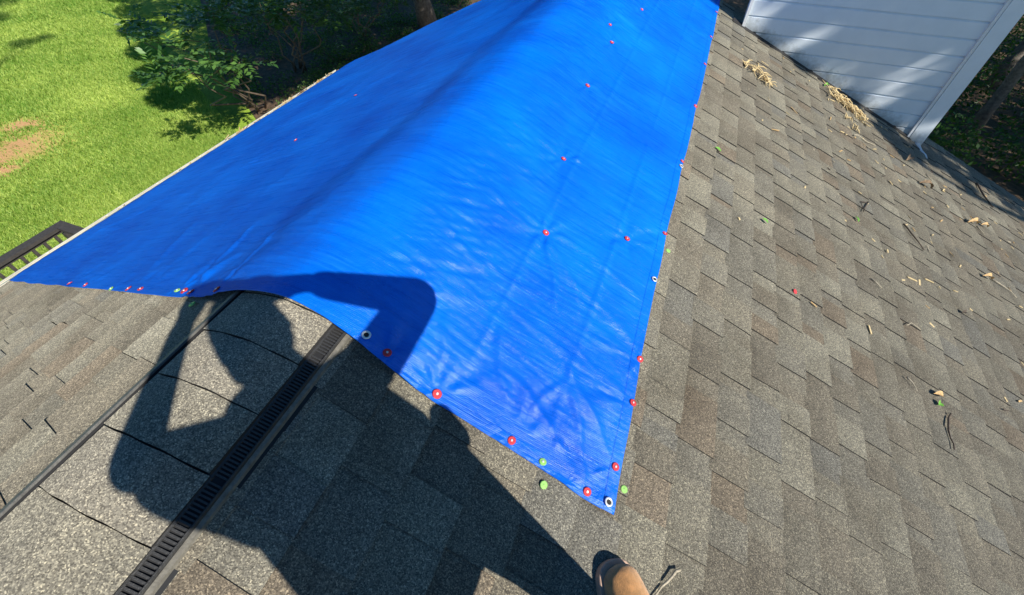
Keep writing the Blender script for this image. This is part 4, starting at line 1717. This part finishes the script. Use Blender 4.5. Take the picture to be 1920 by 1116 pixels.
# head and neck
b.cap(head_c + Vector((0, 0, .045)), head_c - Vector((0, 0, .02)), .088, .082, flat=(RIGHT, .86))
b.cap(head_c + FWD * .045 - Vector((0, 0, .055)), head_c + FWD * .06 - Vector((0, 0, .075)), .048, .036, n=2)
b.cap(head_c + FWD * .095 + Vector((0, 0, .012)), head_c + FWD * .112 - Vector((0, 0, .018)), .010, .014, n=2)
b.cap(head_c + FWD * .088 - Vector((0, 0, .052)) + RIGHT * .018, head_c + FWD * .088 - Vector((0, 0, .052)) - RIGHT * .018, .009, .009, n=2)
for sg in (-1, 1):
    b.cap(head_c + RIGHT * sg * .080 + Vector((0, 0, .018)), head_c + RIGHT * sg * .084 - Vector((0, 0, .022)), .014, .011, n=2)
    b.cap(head_c + FWD * .080 + RIGHT * sg * .03 + Vector((0, 0, .022)), head_c + FWD * .080 + RIGHT * sg * .036 + Vector((0, 0, .022)), .013, .013, n=2)
b.cap(head_c - Vector((0, 0, .07)) - FWD * .015, sh_c + Vector((0, 0, .05)), .058, .066)
# torso, arms, legs
b.cap(sh_c - Vector((0, 0, .04)), hip_c, .15, .145, flat=(FWD, .68))
b.cap(shL, shR, .068, .068)
for (sh, el, wr) in ((shR, elR, wrR), (shL, elL, wrL)):
    b.chain([sh, el, wr], [.055, .043, .028])
for (hp, kn, an) in ((hipR, kneeR, ankR), (hipL, kneeL, ankL)):
    b.chain([hp, kn, an], [.085, .058, .042])
# hands with five fingers each closing on the edges of the phone
for (wr, sg) in ((wrR, 1), (wrL, -1)):
    edge = ph_c + Bx * (.070 * sg) - Bz * .012
    palm = wr.lerp(edge, .62) - Bz * .012
    b.cap(wr, palm, .027, .034, flat=(Bz, .7))
    for j in range(4):
        root_ = palm + By * (-.030 + .020 * j) - Bz * .004
        L_ = (.9, 1.0, .95, .75)[j]
        k1 = root_ + (edge - palm) * .55 * L_ - Bz * .026
        k2 = edge + By * (-.026 + .017 * j) - Bz * .012 - Bx * sg * .018 * L_
        k3 = edge + By * (-.026 + .017 * j) - Bz * .007 - Bx * sg * .040 * L_
        b.chain([root_, k1, k2, k3], [.0095, .009, .0085, .0075], n=3)
    th0 = wr.lerp(palm, .55) + By * .026
    th1 = edge + By * .040 - Bz * .020 + Bx * sg * .006
    th2 = edge + By * .032 - Bz * .004 - Bx * sg * .006
    b.chain([th0, th1, th2], [.012, .010, .008], n=3)
b.cap(B3(-.150, .010, .04), B3(-.095, .055, .02), .024, .022)
body = b.build('body', M_SKIN, person, .0065, 1)

b = Blob()
b.cap(sh_c - Vector((0, 0, .06)), hip_c - Vector((0, 0, .03)), .150, .185, flat=(FWD, .72))
b.cap(sh_c.lerp(hip_c, .55) - RIGHT * .05, hip_c - RIGHT * .05 - Vector((0, 0, .05)), .18, .19, flat=(FWD, .7))
b.cap(shL, shR, .080, .068)
b.cap(sh_c + Vector((0, 0, .02)), sh_c - Vector((0, 0, .1)), .075, .15, flat=(FWD, .75))
b.chain([shR, elR, elR.lerp(wrR, .55), elR.lerp(wrR, .86)], [.074, .064, .051, .042])
b.chain([shL, elL, elL.lerp(wrL, .55), elL.lerp(wrL, .86)], [.085, .048, .038, .034])
b.cap(B3(-.30, -.272, .20), B3(-.195, -.43, .18), .070, .085)
b.cap(B3(-.07, -.245, .36), B3(-.125, -.262, .33), .05, .055)
b.cap(B3(-.16, -.42, .2), hip_c - RIGHT * .12, .10, .12)
b.cap(B3(.226, -.54, .0), B3(.212, -.60, -.02), .032, .05)
b.cap(B3(.085, -.42, .2), B3(.115, -.53, .1), .078, .085)
b.build('shirt', M_SHIRT, person, .009, 4)

b = Blob()
b.cap(hipL + Vector((0, 0, .04)), hipR + Vector((0, 0, .04)), .112, .112, flat=(FWD, .85))
b.cap(hip_c - Vector((0, 0, .03)), B3(.03, -.715, -.07), .11, .09)
b.chain([hipR, kneeR, kneeR.lerp(ankR, .9)], [.112, .074, .046])
b.chain([hipL, kneeL, kneeL.lerp(ankL, .9)], [.118, .088, .068])
b.build('trousers', M_DENIM, person, .009, 3)

b = Blob()
b.cap(head_c + Vector((0, 0, .06)) - FWD * .012, head_c + Vector((0, 0, .02)) - FWD * .03, .097, .095, flat=(RIGHT, .96))
b.cap(B3(-.045, -.15, .48), B3(-.062, -.17, .47), .068, .06)
b.build('hair', M_HAIR, person, .008, 2)


def boot(toe, ankle, heading):
    """pull-on suede boot resting on the slope, toe first along heading"""
    d = Vector(heading).normalized()
    d = (d - NR * d.dot(NR)).normalized()
    sdv = NR.cross(d).normalized()
    outline = []
    L_ = .30
    # half widths along the sole, from toe (0) to heel (1)
    prof = [(-.012, .0), (0, .024), (.03, .040), (.08, .0515), (.17, .0585), (.30, .0605), (.45, .054), (.62, .044), (.80, .043), (.92, .036), (.98, .02), (1.0, 0)]
    R_ = [(toe - d * (t * L_) + sdv * w) for t, w in prof]
    Lf = [(toe - d * (t * L_) - sdv * w * 1.0) for t, w in prof[1:-1]]
    ring = R_ + list(reversed(Lf))
    n = len(ring)
    V, F = [], []
    for h in (.0, .005, .024, .027):
        for p in ring:
            c = toe - d * L_ * .5
            k = {0.0: .97, .005: 1.0, .024: 1.0, .027: .98}[h]
            V.append(tuple(c + (p - c) * k + NR * h))
    for lv in range(3):
        for i_ in range(n):
            j = (i_ + 1) % n
            F.append((lv * n + i_, lv * n + j, (lv + 1) * n + j, (lv + 1) * n + i_))
    F.append(tuple(reversed(range(n))))
    F.append(tuple(3 * n + i_ for i_ in range(n)))
    root = empty('boot', toe, person)
    root.location = Vector(toe) - person.location
    sole = put('sole', mesh('sole', V, F), M_SOLE, root, False)
    bl = Blob()
    def at(t, h):
        return toe - d * (t * L_) + NR * h
    bl.cap(at(.155, .050), at(.34, .060), .040, .046, flat=(sdv, 1.14))
    bl.cap(at(.17, .036), at(.45, .046), .042, .045, flat=(sdv, 1.20))
    bl.cap(at(.34, .062), at(.66, .085), .042, .050)
    bl.cap(at(.5, .048), at(.86, .048), .040, .036, flat=(sdv, 1.08))
    bl.cap(at(.70, .07), Vector(ankle) + Vector((0, 0, .02)), .050, .050)
    bl.cap(Vector(ankle), Vector(ankle) + Vector((0, -.01, .05)), .050, .050)
    bl.build('upper', M_SUEDE, root, .006, 3)
    return root


toeR = Vector((1.040, .292, -.4335 + .0105))
boot(toeR, ankR, (-.62, .78, 0))
boot(Vector((1.40, -.33, -1.40 * TAN + .0125)), ankL, (-.9, .42, 0))

# the phone in the hands
mb = MB()
n0 = len(mb.v)
hx, hy, hz = .074, .036, .004
for dz in (-hz, hz):
    for (a, c) in ((-1, -1), (1, -1), (1, 1), (-1, 1)):
        mb.v.append(tuple(ph_c + Bx * (a * hx) + By * (c * hy) + Bz * dz))
mb.hexa(n0)
phone = mb.build('phone', M_PHONE)
bv = phone.modifiers.new('round', 'BEVEL')
bv.width = .0035
bv.segments = 3
tag(phone, 'dark phone held up in both hands by the photographer', 'phone')
